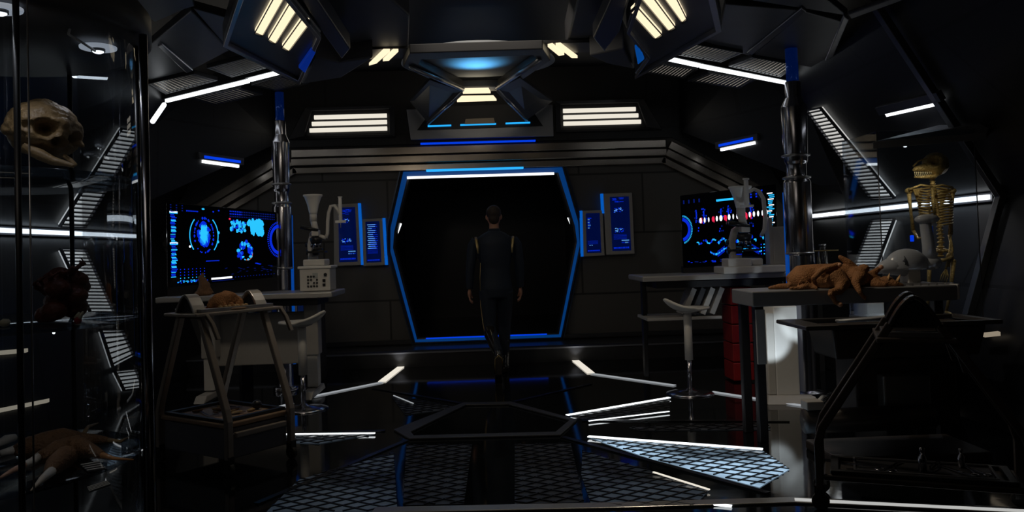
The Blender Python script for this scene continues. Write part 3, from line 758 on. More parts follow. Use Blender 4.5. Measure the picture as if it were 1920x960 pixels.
def wallpanel(px, label, kind, glow, notch=False):
    Yp = 9.90
    q = [P(x, y, Yp) for x, y in px]; c = centre(q)
    t = thing('wall_display', label, 'screen', c)
    def ins(k1, k2, k3, k4): return [quadpt(q, a, b) for a, b in ((k1, k2), (1 - k3, k2), (1 - k3, 1 - k4), (k1, 1 - k4))]
    build('casing', G().prism(q, (0, .09, 0)), greym, t, world=True, bevel=.008)
    lw = .22 if notch == 'l' else (.17 if notch == 'r' else .1)
    li = ins(.2 if notch == 'l' else .22, .06, .12, .06) if notch else ins(.16, .06, .16, .07)
    build('screen', G().prism([p + V((0, -.004, 0)) for p in li], (0, .01, 0)), mat('panel_screen', (.003, .006, .02), .1, emit=(0, .012, .16), es=.22), t, world=True)
    gb, gc = G(), G()
    def mk(g, u, v, du, dv):
        a = [quadpt(li, u, v), quadpt(li, u + du, v), quadpt(li, u + du, v + dv), quadpt(li, u, v + dv)]
        g.prism([p + V((0, -.006, 0)) for p in a], (0, -.001, 0))
    R = random.random
    if kind == 'text':
        for i in range(13): mk(gc, .12 + .05 * (i % 2), .07 + i * .048, .25 + R() * .4, .016)
        for i in range(13): mk(gb, .3, .08 + i * .048, .4 + R() * .15, .012)
    elif kind == 'short':
        for i in range(8): mk(gc if i % 2 else gb, .12, .12 + i * .035, .12 + R() * .15, .014)
        mk(gc, .2, .8, .08, .015); mk(gc, .34, .8, .08, .015)
    else:
        for vv in (.2, .57):
            for i in range(26): mk(gb if R() < .7 else gc, .15 + R() * .5, vv + R() * .08, .05, .012)
            mk(gc, .2, vv + .05, .14, .018)
        for i in range(9): mk(gc, .52 + i * .045, .80, .03, .02); mk(gc if R() < .5 else gb, .52 + i * .045, .84, .02, .02)
        for i in range(12): mk(gb, .1 + R() * .5, .02 + R() * .12, .2, .006)
    for i in range(12): mk(gb, .08 + i * .07, .93, .04, .03)
    for i in range(5): mk(gb, .1, .70 + i * .02, .7, .003)
    build('graphics', gb, G_blue, t, world=True); build('graphics', gc, emis('graphic_pale', (.15, .45, 1), .8), t, world=True)
    e = (0, 3) if glow == 'l' else (1, 2)
    a, b = q[e[0]], q[e[1]]; s = -1 if glow == 'l' else 1
    if px[0][0] in (1131,): b = a.lerp(b, .32)
    build('side_glow', G().prism([a, b, b + V((s * .03, 0, 0)), a + V((s * .03, 0, 0))], (0, .06, 0)), mat('side_blue', (0, 0, 0), emit=(.0, .18, .9), es=.5), t, world=True)
wallpanel([(625, 383), (671, 381), (677, 497), (626, 499)], 'taller grey-framed wall display left of the door, behind the microscope', 'data', 'r', 'l')
wallpanel([(679, 411), (717, 409), (722, 497), (681, 499)], 'shorter grey-framed wall display of blue text lines just left of the door', 'text', 'r')
wallpanel([(1092, 395), (1130, 394), (1134, 479), (1094, 481)], 'shorter grey-framed wall display of blue text just right of the door', 'short', 'l')
wallpanel([(1131, 363), (1185, 361), (1190, 476), (1137, 478)], 'taller grey-framed wall display right of the door', 'data', 'l', 'r')

# ------------------------------------------------------------------ desks
def desk(x0, x1, y0, y1, z, label, legx, panel=None):
    t = thing('lab_desk', label, 'desk', ((x0 + x1) / 2, (y0 + y1) / 2, 0))
    g = G().prism([(x0, y0, z - .05), (x1, y0, z - .05), (x1, y1, z - .05), (x0, y1, z - .05)], (0, 0, .05))
    build('worktop', g, mat('worktop', (.5, .49, .48), .3, .3, noise_amt=.06), t, world=True, bevel=.012)
    build('under_frame', G().box(((x0 + x1) / 2, (y0 + y1) / 2, z - .09), (x1 - x0 - .3, y1 - y0 - .2, .06)), framem, t, world=True)
    for lx in legx:
        lg = build('leg', G().box((lx, y0 + .38, (z - .1) / 2 + .05), (.1, .14, z - .2)), lightgrey, t, world=True, bevel=.01)
        build('leg_sleeve', G().box((lx, y0 + .38, z - .35), (.13, .17, .5)), greym, t, world=True, bevel=.01)
        g = G().prism([(lx - .05, y0 + .02, .03), (lx - .05, y0 + .1, .09), (lx - .05, y1 - .1, .09), (lx - .05, y1 - .02, .03)], (.1, 0, 0))
        build('foot', g, greym, t, world=True, bevel=.01)
    return t
d1 = desk(-2.98, -1.40, 7.3, 8.0, 1.0, 'left lab desk with pale top under the map display', (-2.62, -1.66))
build('modesty_panel', G().box((-2.15, 7.82, .55), (.95, .03, .5)), greym, d1, world=True, bevel=.01)
g = G(); g.lathe([(.035, 0), (.05, .01), (.05, .05), (.02, .09), (.015, .16)], c=(-1.5, 7.55, 0)); 
d2 = desk(1.45, 2.95, 7.4, 8.15, 1.04, 'right lab desk with pale top under the oval display', (2.82,))
build('shelf', G().box((1.88, 7.85, .62), (.72, .5, .03)), greym, d2, world=True, bevel=.006)
build('shelf_upright', G().box((1.56, 7.95, .52), (.04, .1, .98)), blackm, d2, world=True, bevel=.006)

# books under left desk and right desk
bcols = [mat('book_blue', (.02, .08, .4), .4), mat('book_grey', (.35, .34, .33), .5), mat('book_dark', (.05, .05, .06), .5), mat('book_tan', (.3, .25, .2), .5)]
names = ['blue', 'grey', 'black', 'tan']
def box_tag(name, c, d, m, label, cat, rz=0, group=None, bevel=.004, tiltx=0):
    o = build(name, G().box((0, 0, 0), d), m, bevel=bevel); o.location = c; o.rotation_euler = (0, tiltx, rz); tag(o, label, cat, group); return o
t = thing('wall_shelf', 'dark shelf unit of files behind the left desk', 'shelf', (-1.75, 8.6, 0))
build('board', G().box((-2.2, 8.7, .6), (.8, .4, .03)), framem, t, world=True)
build('side', G().box((-2.6, 8.7, .5), (.03, .4, 1.0)), framem, t, world=True); build('side', G().box((-1.8, 8.7, .5), (.03, .4, 1.0)), framem, t, world=True)
x = -2.52
order = [1, 0, 2, 1, 0, 3, 2, 1, 0, 2]
pos = ['first', 'second', 'third', 'fourth', 'fifth', 'sixth', 'seventh', 'eighth', 'ninth', 'tenth']
for i, k in enumerate(order):
    wd = .045 + .02 * random.random()
    box_tag('binder', (x + wd / 2, 8.66, .615 + .14), (wd, .24, .27 + .02 * (i % 3 == 0) - .0), bcols[k], '%s binder on the shelf behind the left desk, %s from the left' % (names[k], pos[i]), 'binder', group='binders behind the left desk')
    x += wd + .006
x = 1.93
for i in range(4):
    box_tag('binder', (x, 7.72, .78), (.05, .24, .27), [greym, bcols[2], lightgrey, greym][i], 'leaning %s binder on the shelf under the right desk, %s from the left' % (['grey', 'black', 'pale', 'light grey'][i], pos[i]), 'binder', group='binders under the right desk', tiltx=.42)
    x += .09
# red case stack
for k in range(5):
    box_tag('storage_case', (2.42, 7.72, .1 + .18 * k), (.2, .3, .17), redm, 'dark red storage case beneath the right desk, %s from the floor' % pos[k], 'case', group='red cases under the right desk', bevel=.008)

# ------------------------------------------------------------------ stools
def stool(loc, rz, label):
    t = thing('lab_stool', label, 'stool', loc, rz, group='white tulip seat stools')
    def seatfn():
        g = G(); n, m = 28, 10; vs = []; fs = []
        for j in range(m + 1):
            r = j / m
            for i in range(n):
                a = 2 * PI * i / n; x = .2 * r * math.cos(a); y = .17 * r * math.sin(a)
                z = .035 * r ** 2 + (.075 * max(0, math.cos(a)) ** 2 * r ** 3) - .012 * r * (math.cos(a) < 0)
                vs.append((x, y, z))
        for j in range(m):
            for i in range(n): i2 = (i + 1) % n; fs.append((j * n + i, j * n + i2, (j + 1) * n + i2, (j + 1) * n + i))
        return vs, fs
    vs, fs = seatfn(); g = G(); g.add([V(v) + V((0, 0, .745)) for v in vs], fs, True)
    o = build('seat', g, lightgrey, t); s = o.modifiers.new('solid', 'SOLIDIFY'); s.thickness = .018
    build('post', G().cyl((0, 0, .3), (0, 0, .73), .036), lightgrey, t)
    build('gas_lift', G().cyl((0, 0, .03), (0, 0, .31), .02), chrome, t)
    g = G(); g.lathe([(.21, 0), (.21, .008), (.15, .02), (.04, .035), (.03, .05)], n=32); build('base', g, chrome, t)
    build('swivel_plate', G().lathe([(.04, .715), (.09, .73), (.09, .745)], n=20), greym, t)
    return t
s1 = stool((-1.62, 7.05, 0), -.15, 'white moulded lab stool in front of the left desk')
s2 = dup(s1, (1.78, 7.1, 0), PI + .1, 'white moulded lab stool in front of the right desk')

# ------------------------------------------------------------------ microscopes
def microscope(loc, rz, label, k=1.0, big=False):
    t = thing('microscope', label, 'microscope', loc, rz)
    g = G(); g.box((0, 0, .03), (.2, .26, .06)); g.box((-.05, .09, .06), (.09, .06, .06)); build('base', g, lightgrey, t, bevel=.012)
    g = G(); g.bar([(-.07, .1, .05), (-.075, .1, .2), (-.05, .09, .30), (0, .04, .34)], (0, .03, 0), .05); build('arm', g, lightgrey, t, bevel=.008)
    g = G(); g.box((.01, -.01, .13), (.17, .15, .018)); g.box((.03, .0, .155), (.06, .06, .02)); build('stage', g, blackm, t, bevel=.003)
    g = G(); g.lathe([(.045, .21), (.055, .235), (.06, .26), (.03, .275)], c=(.0, 0, 0)); build('turret', g, blackm, t)
    for a in (0, 1.6, 3.2, 4.7):
        d = V((math.cos(a), math.sin(a), 0)) * .03
        build('objective', G().cyl(d + V((0, 0, .22)), d * 1.5 + V((0, 0, .175)), .013, .009, 12), chrome, t)
    g = G(); g.cyl((-.11, .1, .13), (.0, .1, .13), .032); g.cyl((-.12, .1, .2), (-.05, .1, .2), .02); build('focus_knob', g, blackm, t)
    g = G(); g.box((0, 0, .31), (.07, .09, .06)); g.cyl((0, 0, .33), (-.02, 0, .43), .03); build('head', g, lightgrey, t, bevel=.008)
    g = G()
    for s in (-.03, .03): g.cyl((.03, s, .33), (-.13, s - .02, .37), .017, .02, 14)
    build('eyepiece', g, blackm, t)
    g = G(); g.cyl((-.02, 0, .42), (-.02, 0, .5), .034); build('camera_body', g, lightgrey, t)
    g = G(); g.lathe([(.036, .49), (.04, .51), (.055, .58), (.08, .65), (.09, .66), (.09, .675), (.07, .67)], c=(-.02, 0, 0), n=28); build('funnel', g, whitem, t)
    return t
def arm_rig(t, m, s=1):
    g = G()
    g.tube([(.17 * s, 0, .26), (.2 * s, 0, .3), (.21 * s, 0, .42), (.23 * s, 0, .5), (.27 * s, 0, .56), (.33 * s, 0, .565), (.39 * s, 0, .52), (.42 * s, 0, .48)], .017, 10)
    g.tube([(.06 * s, 0, .28), (.17 * s, 0, .26)], .018, 8)
    build('hose', g, m, t)
    g = G(); g.cyl((.43 * s, 0, .42), (.43 * s, 0, .64), .018, .016); g.cyl((.43 * s, 0, .64), (.43 * s, 0, .65), .022); g.box((.43 * s, 0, .41), (.1, .03, .025)); build('syringe', g, whitem, t, bevel=.003)
    build('needle', G().cyl((.43 * s, 0, .35), (.43 * s, 0, .41), .006, .004, 8), steel, t)
# control box under left microscope
bx = P(596, 535, 7.6)
t = thing('control_box', 'boxy grey instrument unit with dials under the left microscope', 'instrument', (bx.x, 7.62, 1.0))
build('casing', G().box((0, 0, .11), (.28, .3, .21)), lightgrey, t, bevel=.01)
build('lid', G().box((0, 0, .225), (.31, .33, .025)), whitem, t, bevel=.008)
g = G()
for i in range(4):
    for j in range(4):
        if random.random() < .8: g.cyl((-.06 + i * .027, -.151, .05 + j * .03), (-.06 + i * .027, -.162, .05 + j * .03), .009, n=10)
build('dial', g, blackm, t)
g = G()
for z in (.06, .1): g.box((.085, -.153, z), (.026, .01, .026))
g.cyl((.1, -.15, .155), (.1, -.165, .155), .015, n=14); build('switch', g, blackm, t)
build('gauge', G().box((.005, -.152, .15), (.05, .008, .045)), mat('gauge', (.4, .42, .42), .3), t)
m1 = microscope((bx.x - .02, 7.66, 1.238), 0, 'pale microscope with a funnel top and curved hose on the left desk')
arm_rig(m1, lightgrey, .55)
m2 = microscope((2.47, 7.55, 1.109), 0, 'pale microscope with a funnel top and ribbed hose on the right desk', big=True)
m2.scale = (1.22, 1.1, 1.12)
g = G(); g.tube([(.02, -.1, .62), (.06, -.1, .64), (.1, -.1, .62), (.13, -.1, .56), (.14, -.1, .4), (.13, -.1, .3), (.12, -.05, .25)], .016, 10); build('hose', g, whitem, m2)
g = G(); g.cyl((.0, -.1, .5), (0, -.1, .72), .019, .017); g.box((0, -.1, .5), (.1, .03, .02)); g.cyl((0, -.1, .72), (0, -.1, .735), .025); build('syringe', g, whitem, m2, bevel=.002)
g = G(); g.box((.26, .03, .16), (.1, .15, .32)); g.box((.2, .02, .2), (.03, .12, .4)); build('power_tower', g, greym, m2, bevel=.008)
g = G(); g.box((.02, -.06, -.03), (.5, .3, .06)); g.box((-.1, -.1, .03), (.18, .2, .07)); build('plinth', g, lightgrey, m2, bevel=.01)
# dark lamp/figure thing on left desk
c = P(378, 520, 7.4)
t = thing('specimen_model', 'small dark brown cone-shaped specimen on the left desk', 'specimen', (c.x, 7.42, 1.0))
g = G().ell((0, 0, .02), (.08, .06, .03), fn=lambda d: 1 + .2 * noise.noise(d * 3)); g.tube([(0, 0, .02), (.02, 0, .1), (-.01, 0, .17), (.01, 0, .21)], [.06, .05, .03, .008], 12); g.tube([(.02, 0, .12), (.07, 0, .06), (.09, 0, .02)], [.012, .01, .012], 8)
build('body', g, brownhide, t, remesh=.008)

# ------------------------------------------------------------------ trolleys
def trolley(loc, rz, b, w_, H, name_label, shelf_z, box_h, tray_z, wood=None, tan=tan, archm=None):
    wood = wood or woodtop
    t = thing('instrument_trolley', name_label, 'trolley', loc, rz)
    def aframe(x):
        for s in (-1, 1):
            pts = [(x, s * b / 2, .1), (x, s * b / 2, .33), (x, s * (b / 2 - .012), .37)]
            n = 10
            for i in range(n + 1):
                k = i / n
                yy = (b / 2 - .02) * (1 - k) + .105 * k; zz = .4 + (H - .13 - .4) * k
                pts.append((x, s * yy, zz))
            build('leg', G().bar(pts, (.022, 0, 0), .038), tan, t, bevel=.006)
        g = G(); pts = []
        for i in range(13):
            a = -1 + 2 * i / 12
            pts.append((x, a * .105, H - .13 + .13 * (1 - abs(a) ** 1.7)))
        g.bar(pts, (.045, 0, 0), .018); build('arch', g, archm or mat('arch_metal', (.42, .4, .38), .3, .6), t, bevel=.004)
        pp = [(x - .02, y, z - .014) for _, y, z in pts]; build('gusset', G().prism(pp, (.04, 0, 0)), blackm, t)
    aframe(0); aframe(w_)
    # bottom box
    build('lower_shelf', G().box((w_ / 2, 0, shelf_z), (w_ + .02, b - .04, .03)), wood, t, bevel=.008)
    build('lower_tray', G().ring([(-.0, -b / 2 + .05, shelf_z + .016), (w_, -b / 2 + .05, shelf_z + .016), (w_, b / 2 - .05, shelf_z + .016), (0, b / 2 - .05, shelf_z + .016)],
                                 [(.03, -b / 2 + .09, shelf_z + .016), (w_ - .03, -b / 2 + .09, shelf_z + .016), (w_ - .03, b / 2 - .09, shelf_z + .016), (.03, b / 2 - .09, shelf_z + .016)], (0, 0, .02)), blackm, t, bevel=.004)
    if box_h > .1:
        build('cabinet', G().box((w_ / 2, 0, shelf_z - .02 - box_h / 2), (w_ - .02, b - .06, box_h)), mat('trolley_box', (.12, .12, .14), .5, noise_amt=.1), t, bevel=.01)
        dw = build('drawer', G().box((w_ / 2, -b / 2 + .02, shelf_z - .03 - box_h / 2), (w_ - .07, .03, box_h - .04)), mat('drawer_front', (.15, .15, .18), .45), t, bevel=.006)
        build('handle', G().box((w_ / 2, -b / 2 + .0, shelf_z - .06), (w_ - .09, .03, .035)), tan, dw, bevel=.006)
    # top tray between the frames
    top = build('top_tray', G().box((w_ / 2 + .02, 0, tray_z), (w_ + .2, .34, .022)), tan, t, bevel=.006)
    build('tray_pan', G().ring([(-.02, -.14, tray_z + .01), (w_ + .06, -.14, tray_z + .01), (w_ + .06, .14, tray_z + .01), (-.02, .14, tray_z + .01)], [(0, -.12, tray_z + .01), (w_ + .04, -.12, tray_z + .01), (w_ + .04, .12, tray_z + .01), (0, .12, tray_z + .01)], (0, 0, .025)), steel, t, bevel=.003)
    for yy in (-.16, ):
        for xx in (.0, w_ + .1):
            build('grip', G().bar([(xx, yy, tray_z - .0), (xx + .03, yy - .02, tray_z - .06), (xx + .05, yy - .05, tray_z - .16)], (.014, .0, 0), .022), tan, t, bevel=.004)
    for x in (0, w_):
        for s in (-1, 1):
            g = G(); g.cyl((x - .014, s * b / 2, .042), (x + .014, s * b / 2, .042), .042, n=24); cs = build('caster', g, rubber, t, bevel=.004)
            build('fork', G().bar([(x, s * b / 2, .12), (x, s * b / 2, .09), (x, s * b / 2 + .0, .042)], (.02, 0, 0), .05), blackm, cs)
    return t
A0 = V((-1.60, 4.97)); ang = math.radians(54)
loc = V((-1.60, 4.97, 0)) + V((-math.sin(ang), math.cos(ang), 0)) * .36
trolley(loc, ang, .72, .48, 1.10, 'small metal instrument trolley holding a brown specimen, on the left', .30, .19, .98)
trolley((2.02, 3.74, 0), math.radians(66), .90, .3, 1.04, 'large shade-darkened instrument trolley in the right foreground with tools on its lower shelf', .16, .03, .84, mat('shaded_shelf', (.05, .042, .038), .45, .4), mat('shaded_trolley_metal', (.085, .07, .062), .42, .5), mat('shaded_arch', (.13, .12, .115), .22, .8))  # shade on the right trolley is put into its darker materials

# specimen on the left trolley
def tl_pt(u, v, z): return loc + Matrix.Rotation(ang, 3, 'Z') @ V((u, v, z))
c = tl_pt(.26, 0, .995)
t = thing('fossil_specimen', 'brown domed shell specimen on the top tray of the left trolley', 'specimen', c, ang)
g = G(); g.ell((0, 0, .0), (.125, .10, .115), 36, 20, fn=lambda d: 1 + .12 * noise.noise(d * 3.1) + (-.35 if (d - V((.1, -.9, .35)).normalized()).length < .45 else 0))
g.v = [V((v.x, v.y, max(v.z, 0))) for v in g.v]
build('shell', g, fur, t)
g = G().lathe([(.15, .0), (.155, .006), (.15, .012)], n=28); build('plate', g, woodtop, t)
g = G()
for i in range(7): g.ell((-.1 + i * .033, -.085 - .01 * (i % 2), .018), (.016, .016, .013), 10, 6)
build('teeth', g, bone, t)

# tools on trolleys
def tool(name, c, rz, label, kind, s=1, group='surgical tools on the trolleys', m=chrome):
    t = thing(name, label, 'tool', c, rz, group=group)
    if kind == 'scissors':
        for k in (-1, 1):
            g = G(); g.bar([(-.08 * s, k * .02 * s, .006), (0, 0, .006), (.07 * s, -k * .008 * s, .006)], (0, .005 * s, 0), .004); build('blade', g, m, t)
            pts = [(-.1 * s + .02 * s * math.cos(a), k * .026 * s + .016 * s * math.sin(a), .006) for a in [2 * PI * i / 12 for i in range(13)]]
            build('finger_ring', G().tube(pts, .003 * s, 6), m, t)
    elif kind == 'forceps':
        for k in (-1, 1):
            g = G(); g.bar([(-.08 * s, 0, .006), (-.02 * s, k * .014 * s, .008), (.05 * s, k * .009 * s, .007), (.09 * s, k * .001, .006)], (0, .004 * s, 0), .004); build('arm', g, m, t)
    elif kind == 'scalpel':
        build('handle', G().bar([(-.08 * s, 0, .006), (.05 * s, 0, .006)], (0, .005 * s, 0), .005), m, t)
        build('blade', G().prism([(.05 * s, -.005 * s, .006), (.09 * s, 0, .006), (.07 * s, .008 * s, .006), (.05 * s, .006 * s, .006)], (0, 0, .002)), m, t)
    elif kind == 'bottle':
        build('body', G().lathe([(.012 * s, 0), (.012 * s, .04 * s), (.006 * s, .05 * s), (.006 * s, .06 * s)], n=16), m, t)
        build('cap', G().lathe([(.008 * s, .06 * s), (.008 * s, .07 * s)], n=14), m, t)
    elif kind == 'ball':
        build('head', G().ell((0, 0, .025 * s), (.028 * s, .028 * s, .025 * s)), blackm, t); build('handle', G().cyl((-.02, 0, .02), (-.14 * s, .02, .012), .007), blackm, t)
    return t
zt = .318
tool('ball_mallet', tl_pt(.40, -.12, zt), ang - 2.2, 'black round-headed mallet on the lower shelf of the left trolley', 'ball', 1.2)
tool('scissors', tl_pt(.3, .0, zt), ang + .3, 'open steel scissors on the lower shelf of the left trolley', 'scissors', 1.2)
tool('forceps', tl_pt(.18, -.1, zt), ang - .5, 'steel forceps near the front edge of the left trolley shelf', 'forceps', 1.3)
tool('scalpel', tl_pt(.12, .05, zt), ang + 1.2, 'steel scalpel in the middle of the left trolley shelf', 'scalpel', 1.3)
tool('forceps', tl_pt(.33, .14, zt), ang + 1.9, 'steel forceps at the rear of the left trolley shelf', 'forceps', 1.2)
for i in range(12):
    c = tl_pt(.12 + .22 * random.random(), -.2 + .38 * random.random(), zt + .008)
    o = build('bone_fragment', G().ell((0, 0, 0), (.025 + .02 * random.random(), .014, .01), 12, 8, fn=lambda d: 1 + .3 * noise.noise(d * 2 + V((i, 0, 0)))), bone if i % 2 else brownhide)
    o.location = c; o.rotation_euler = (0, 0, random.random() * 3)
    tag(o, ['brown', 'pale'][(i + 1) % 2] + ' bone fragment scattered on the lower shelf of the left trolley', 'bone', 'bone fragments on the left trolley shelf')
zr = .178
t = thing('tool_tray', 'low black tool tray on the lower shelf of the big right trolley', 'tray', (2.1, 3.88, zr), -.42)
build('pan', G().box((0, 0, .006), (.62, .26, .008)), framem, t); build('rim', G().ring([(-.31, -.13, .002), (.31, -.13, .002), (.31, .13, .002), (-.31, .13, .002)], [(-.3, -.12, .002), (.3, -.12, .002), (.3, .12, .002), (-.3, .12, .002)], (0, 0, .018)), housem, t)
DX, DY = -.06, -.21
for i, (x, y, rz, kd, lab, s) in enumerate(((1.98, 4.06, .1, 'forceps', 'long steel forceps lying leftmost in the tool tray', 1.4), (2.1, 4.1, 1.2, 'scissors', 'steel scissors left of centre in the tool tray', 1.2), (2.22, 4.04, 1.7, 'bottle', 'upright steel vial in the centre of the tool tray', 1.6),
                                        (2.28, 4.12, 1.3, 'forceps', 'steel forceps beside the steel vial in the tool tray', 1.2), (2.37, 4.06, 2.2, 'scalpel', 'steel scalpel right of centre in the tool tray', 1.3), (2.43, 4.12, 1.9, 'scissors', 'steel scissors rightmost in the tool tray', 1.1), (2.4, 4.16, .9, 'bottle', 'small steel vial at the right rear of the tool tray', 1.3))):
    tool({'forceps': 'forceps', 'scissors': 'scissors', 'bottle': 'vial', 'scalpel': 'scalpel'}[kd], (2.1 + (x - 2.22) * .91 + (y - 4.08) * .41, 3.88 - (x - 2.22) * .41 + (y - 4.08) * .91, zr + .012), rz - .42, lab, kd, s)

# ------------------------------------------------------------------ surgical bath behind the right trolley
t = thing('specimen_bath', 'dark tub-like examination bath on a thick pedestal behind the right trolley', 'lab equipment', (2.5, 4.8, 0))
def bx_(px0, px1, z0, z1, Y0, Y1, name, m, bevel=.012, taper=0):
    X0 = P(px0, 600, Y0).x; X1 = P(px1, 600, Y0).x
    g = G(); b = [(X0 + taper, Y0 + taper, z0), (X1 - taper, Y0 + taper, z0), (X1 - taper, Y1 - taper, z0), (X0 + taper, Y1 - taper, z0)]; tt = [(X0, Y0, z1), (X1, Y0, z1), (X1, Y1, z1), (X0, Y1, z1)]
    g.add(b + tt, [(0, 1, 2, 3), (4, 5, 6, 7), (0, 1, 5, 4), (1, 2, 6, 5), (2, 3, 7, 6), (3, 0, 4, 7)])
    return build(name, g, m, t, world=True, bevel=bevel)
bathm = mat('bath_enamel', (.06, .05, .045), .4, .3, noise_amt=.15)
bx_(1560, 1850, .62, .80, 4.62, 5.0, 'tub', bathm, taper=.03)
X0 = P(1505, 620, 4.65).x; X1 = P(1872, 620, 4.65).x
build('rim', G().ring([(X0, 4.6, .8), (X1, 4.6, .8), (X1, 5.08, .8), (X0, 5.08, .8)], [(X0 + .14, 4.65, .8), (X1 - .05, 4.65, .8), (X1 - .05, 5.03, .8), (X0 + .14, 5.03, .8)], (0, 0, .025)), mat('bath_rim', (.14, .13, .125), .3, .7), t, world=True, bevel=.006)
bx_(1600, 1790, .2, .62, 4.7, 4.98, 'pedestal', bathm)
bx_(1560, 1850, .0, .06, 4.6, 5.08, 'foot', bathm)
g = G(); a = P(1510, 828, 4.6); b = P(1750, 828, 4.6); g.cyl((a.x, 4.6, .28), (b.x, 4.6, .28), .07, n=28); build('motor_housing', g, bathm, t, world=True)
g = G(); g.box(((a.x + b.x) / 2 + .25, 4.72, .42), (.28, .2, .2)); build('pump_cover', g, mat('pump_metal', (.3, .29, .28), .35, .7), t, world=True, bevel=.01)
build('control_pad', G().box((a.x + .05, 4.6, .375), (.1, .1, .05)), greym, t, world=True, bevel=.006)
g = G(); g.tube([P(1570, 602, 4.6), P(1630, 598, 4.6), P(1680, 592, 4.6), P(1706, 560, 4.6)], [.03, .032, .032, .02], 12, .35)
build('support_bracket', g, mat('bracket_grey', (.33, .34, .36), .4), t, world=True)
# handset with coiled cord
h = P(1548, 778, 4.75)
t = thing('handset', 'white handset with a coiled black cord hung on the specimen bath', 'handset', h)
build('body', G().prism([P(1528, 760, 4.75), P(1545, 742, 4.75), P(1572, 745, 4.75), P(1562, 792, 4.75), P(1530, 784, 4.75)], (0, .04, 0)), whitem, t, world=True, bevel=.008)
pts = []
a, b = P(1522, 778, 4.72), P(1560, 735, 4.72)
for i in range(90):
    k = i / 89; c = a.lerp(b, k); an = k * 2 * PI * 6
    pts.append(c + V((math.cos(an) * .018, math.sin(an) * .018, math.cos(an) * .012)))
pts += [P(1568, 738, 4.72), P(1572, 755, 4.72), P(1568, 775, 4.72)]
build('cord', G().tube(pts, .0045, 6), blackm, t, world=True)

# ------------------------------------------------------------------ specimen table with animal
XL, XR, YT, ZT = P(1410, 545, 5.2).x, P(1795, 535, 5.2).x, 5.2, 1.0
t = thing('specimen_table', 'heavy steel specimen table carrying the ginger creature', 'table', ((XL + XR) / 2, 5.8, 0))
build('top', G().box(((XL + XR) / 2, YT + .22, ZT - .05), (XR - XL, .44, .1)), mat('table_steel', (.3, .3, .31), .36, .4, noise_amt=.12, nscale=10), t, world=True, bevel=.008)
build('end_cap', G().box((XR + .008, YT + .22, ZT - .045), (.016, .44, .1)), lightgrey, t, world=True, bevel=.003)
g = G()
for i in range(7): g.box((XR - .38 + i * .055, YT + .2, ZT + .006), (.018, .28, .012), Matrix.Rotation(.5, 3, 'Z'))
build('drain_slats', g, steel, t, world=True)
for x in (XL + .06, XR - .1):
    for yy in (YT + .08, YT + .38): build('leg', G().box((x, yy, .46), (.06, .06, .92)), framem, t, world=True, bevel=.006)
build('side_plate', G().box((XL + .06, YT + .04, .7), (.06, .02, .36)), greym, t, world=True, bevel=.004)
# tall pale cabinet leg behind (computer tower look)
t = thing('equipment_locker', 'pale grey narrow equipment locker under the specimen table', 'locker', P(1468, 710, 7.0) * 1)
c = P(1468, 700, 6.6); 
t.matrix_basis = Matrix.Translation((c.x, 6.6, 0))
build('body', G().box((.03, .1, .42), (.2, .26, .74)), whitem, t, bevel=.012); build('side_module', G().box((-.1, .08, .4), (.07, .22, .68)), lightgrey, t, bevel=.01)
build('cap', G().box((.03, .1, .82), (.16, .2, .05)), greym, t, bevel=.01)
build('foot', G().prism([(-.18, -.12, .0), (.2, -.2, .0), (.22, -.12, .05), (-.14, -.04, .06)], (0, .1, .0)), greym, t, bevel=.006)
lamp('SPOT', (c.x - .14, 6.1, .25), (c.x - .10, 6.6, .52), 9, (.8, .92, 1), .03, 38, .35)
lamp('SPOT', (c.x + .25, 6.2, .35), (c.x + .12, 6.6, .66), 6, (.8, .92, 1), .03, 34, .3)

def AN(px, py, dy): return P(px, py, YT + dy)
t = thing('dead_creature', 'ginger hairless fox-like creature lying dead on the steel specimen table', 'animal', ((XL + XR) / 2, YT + .1, ZT))
g = G()
g.tube([AN(1480, 530, .22), AN(1500, 522, .22), AN(1530, 518, .22), AN(1565, 520, .22), AN(1600, 522, .2), AN(1632, 528, .2), AN(1655, 534, .2)], [.05, .09, .085, .095, .08, .06, .045], 16)   # trunk
g.ell(AN(1505, 525, .2), (.1, .09, .085), 20, 12); g.ell(AN(1556, 522, .14), (.11, .09, .09), 20, 12); g.ell(AN(1605, 520, .16), (.085, .08, .07), 20, 12)
def limb(ps, rs): g.tube([AN(x, y, d) for x, y, d in ps], rs, 12)
limb([(1478, 540, .2), (1460, 538, .2), (1440, 541, .2)], [.035, .022, .012])           # tail / stretched foot
limb([(1500, 530, .08), (1515, 538, .05), (1498, 542, .03), (1480, 541, .03)], [.05, .03, .018, .013])
limb([(1515, 538, .05), (1530, 541, .02), (1532, 545, .0)], [.022, .018, .012])
limb([(1565, 520, .06), (1580, 535, .0), (1573, 545, -.03), (1556, 549, -.06)], [.075, .05, .03, .022])
limb([(1556, 549, -.06), (1562, 558, -.06), (1566, 567, -.06), (1575, 570, -.06)], [.022, .018, .016, .018])   # hanging hind foot
limb([(1612, 518, .05), (1604, 532, .0), (1612, 548, -.05), (1620, 558, -.05), (1624, 559, -.05)], [.05, .03, .016, .014, .016])   # hanging fore leg
limb([(1605, 508, .2), (1590, 492, .2), (1575, 482, .22), (1572, 480, .22)], [.035, .026, .016, .01])           # raised limb
limb([(1540, 516, .1), (1555, 502, .08), (1572, 497, .06), (1576, 497, .06)], [.03, .022, .022, .02])
limb([(1528, 533, .05), (1525, 522, .03), (1540, 508, .03), (1570, 497, .06)], [.018, .02, .02, .016])
limb([(1610, 510, .15), (1622, 502, .12), (1628, 505, .1)], [.04, .03, .022])
limb([(1628, 520, .2), (1640, 510, .2), (1650, 502, .2)], [.035, .022, .016])
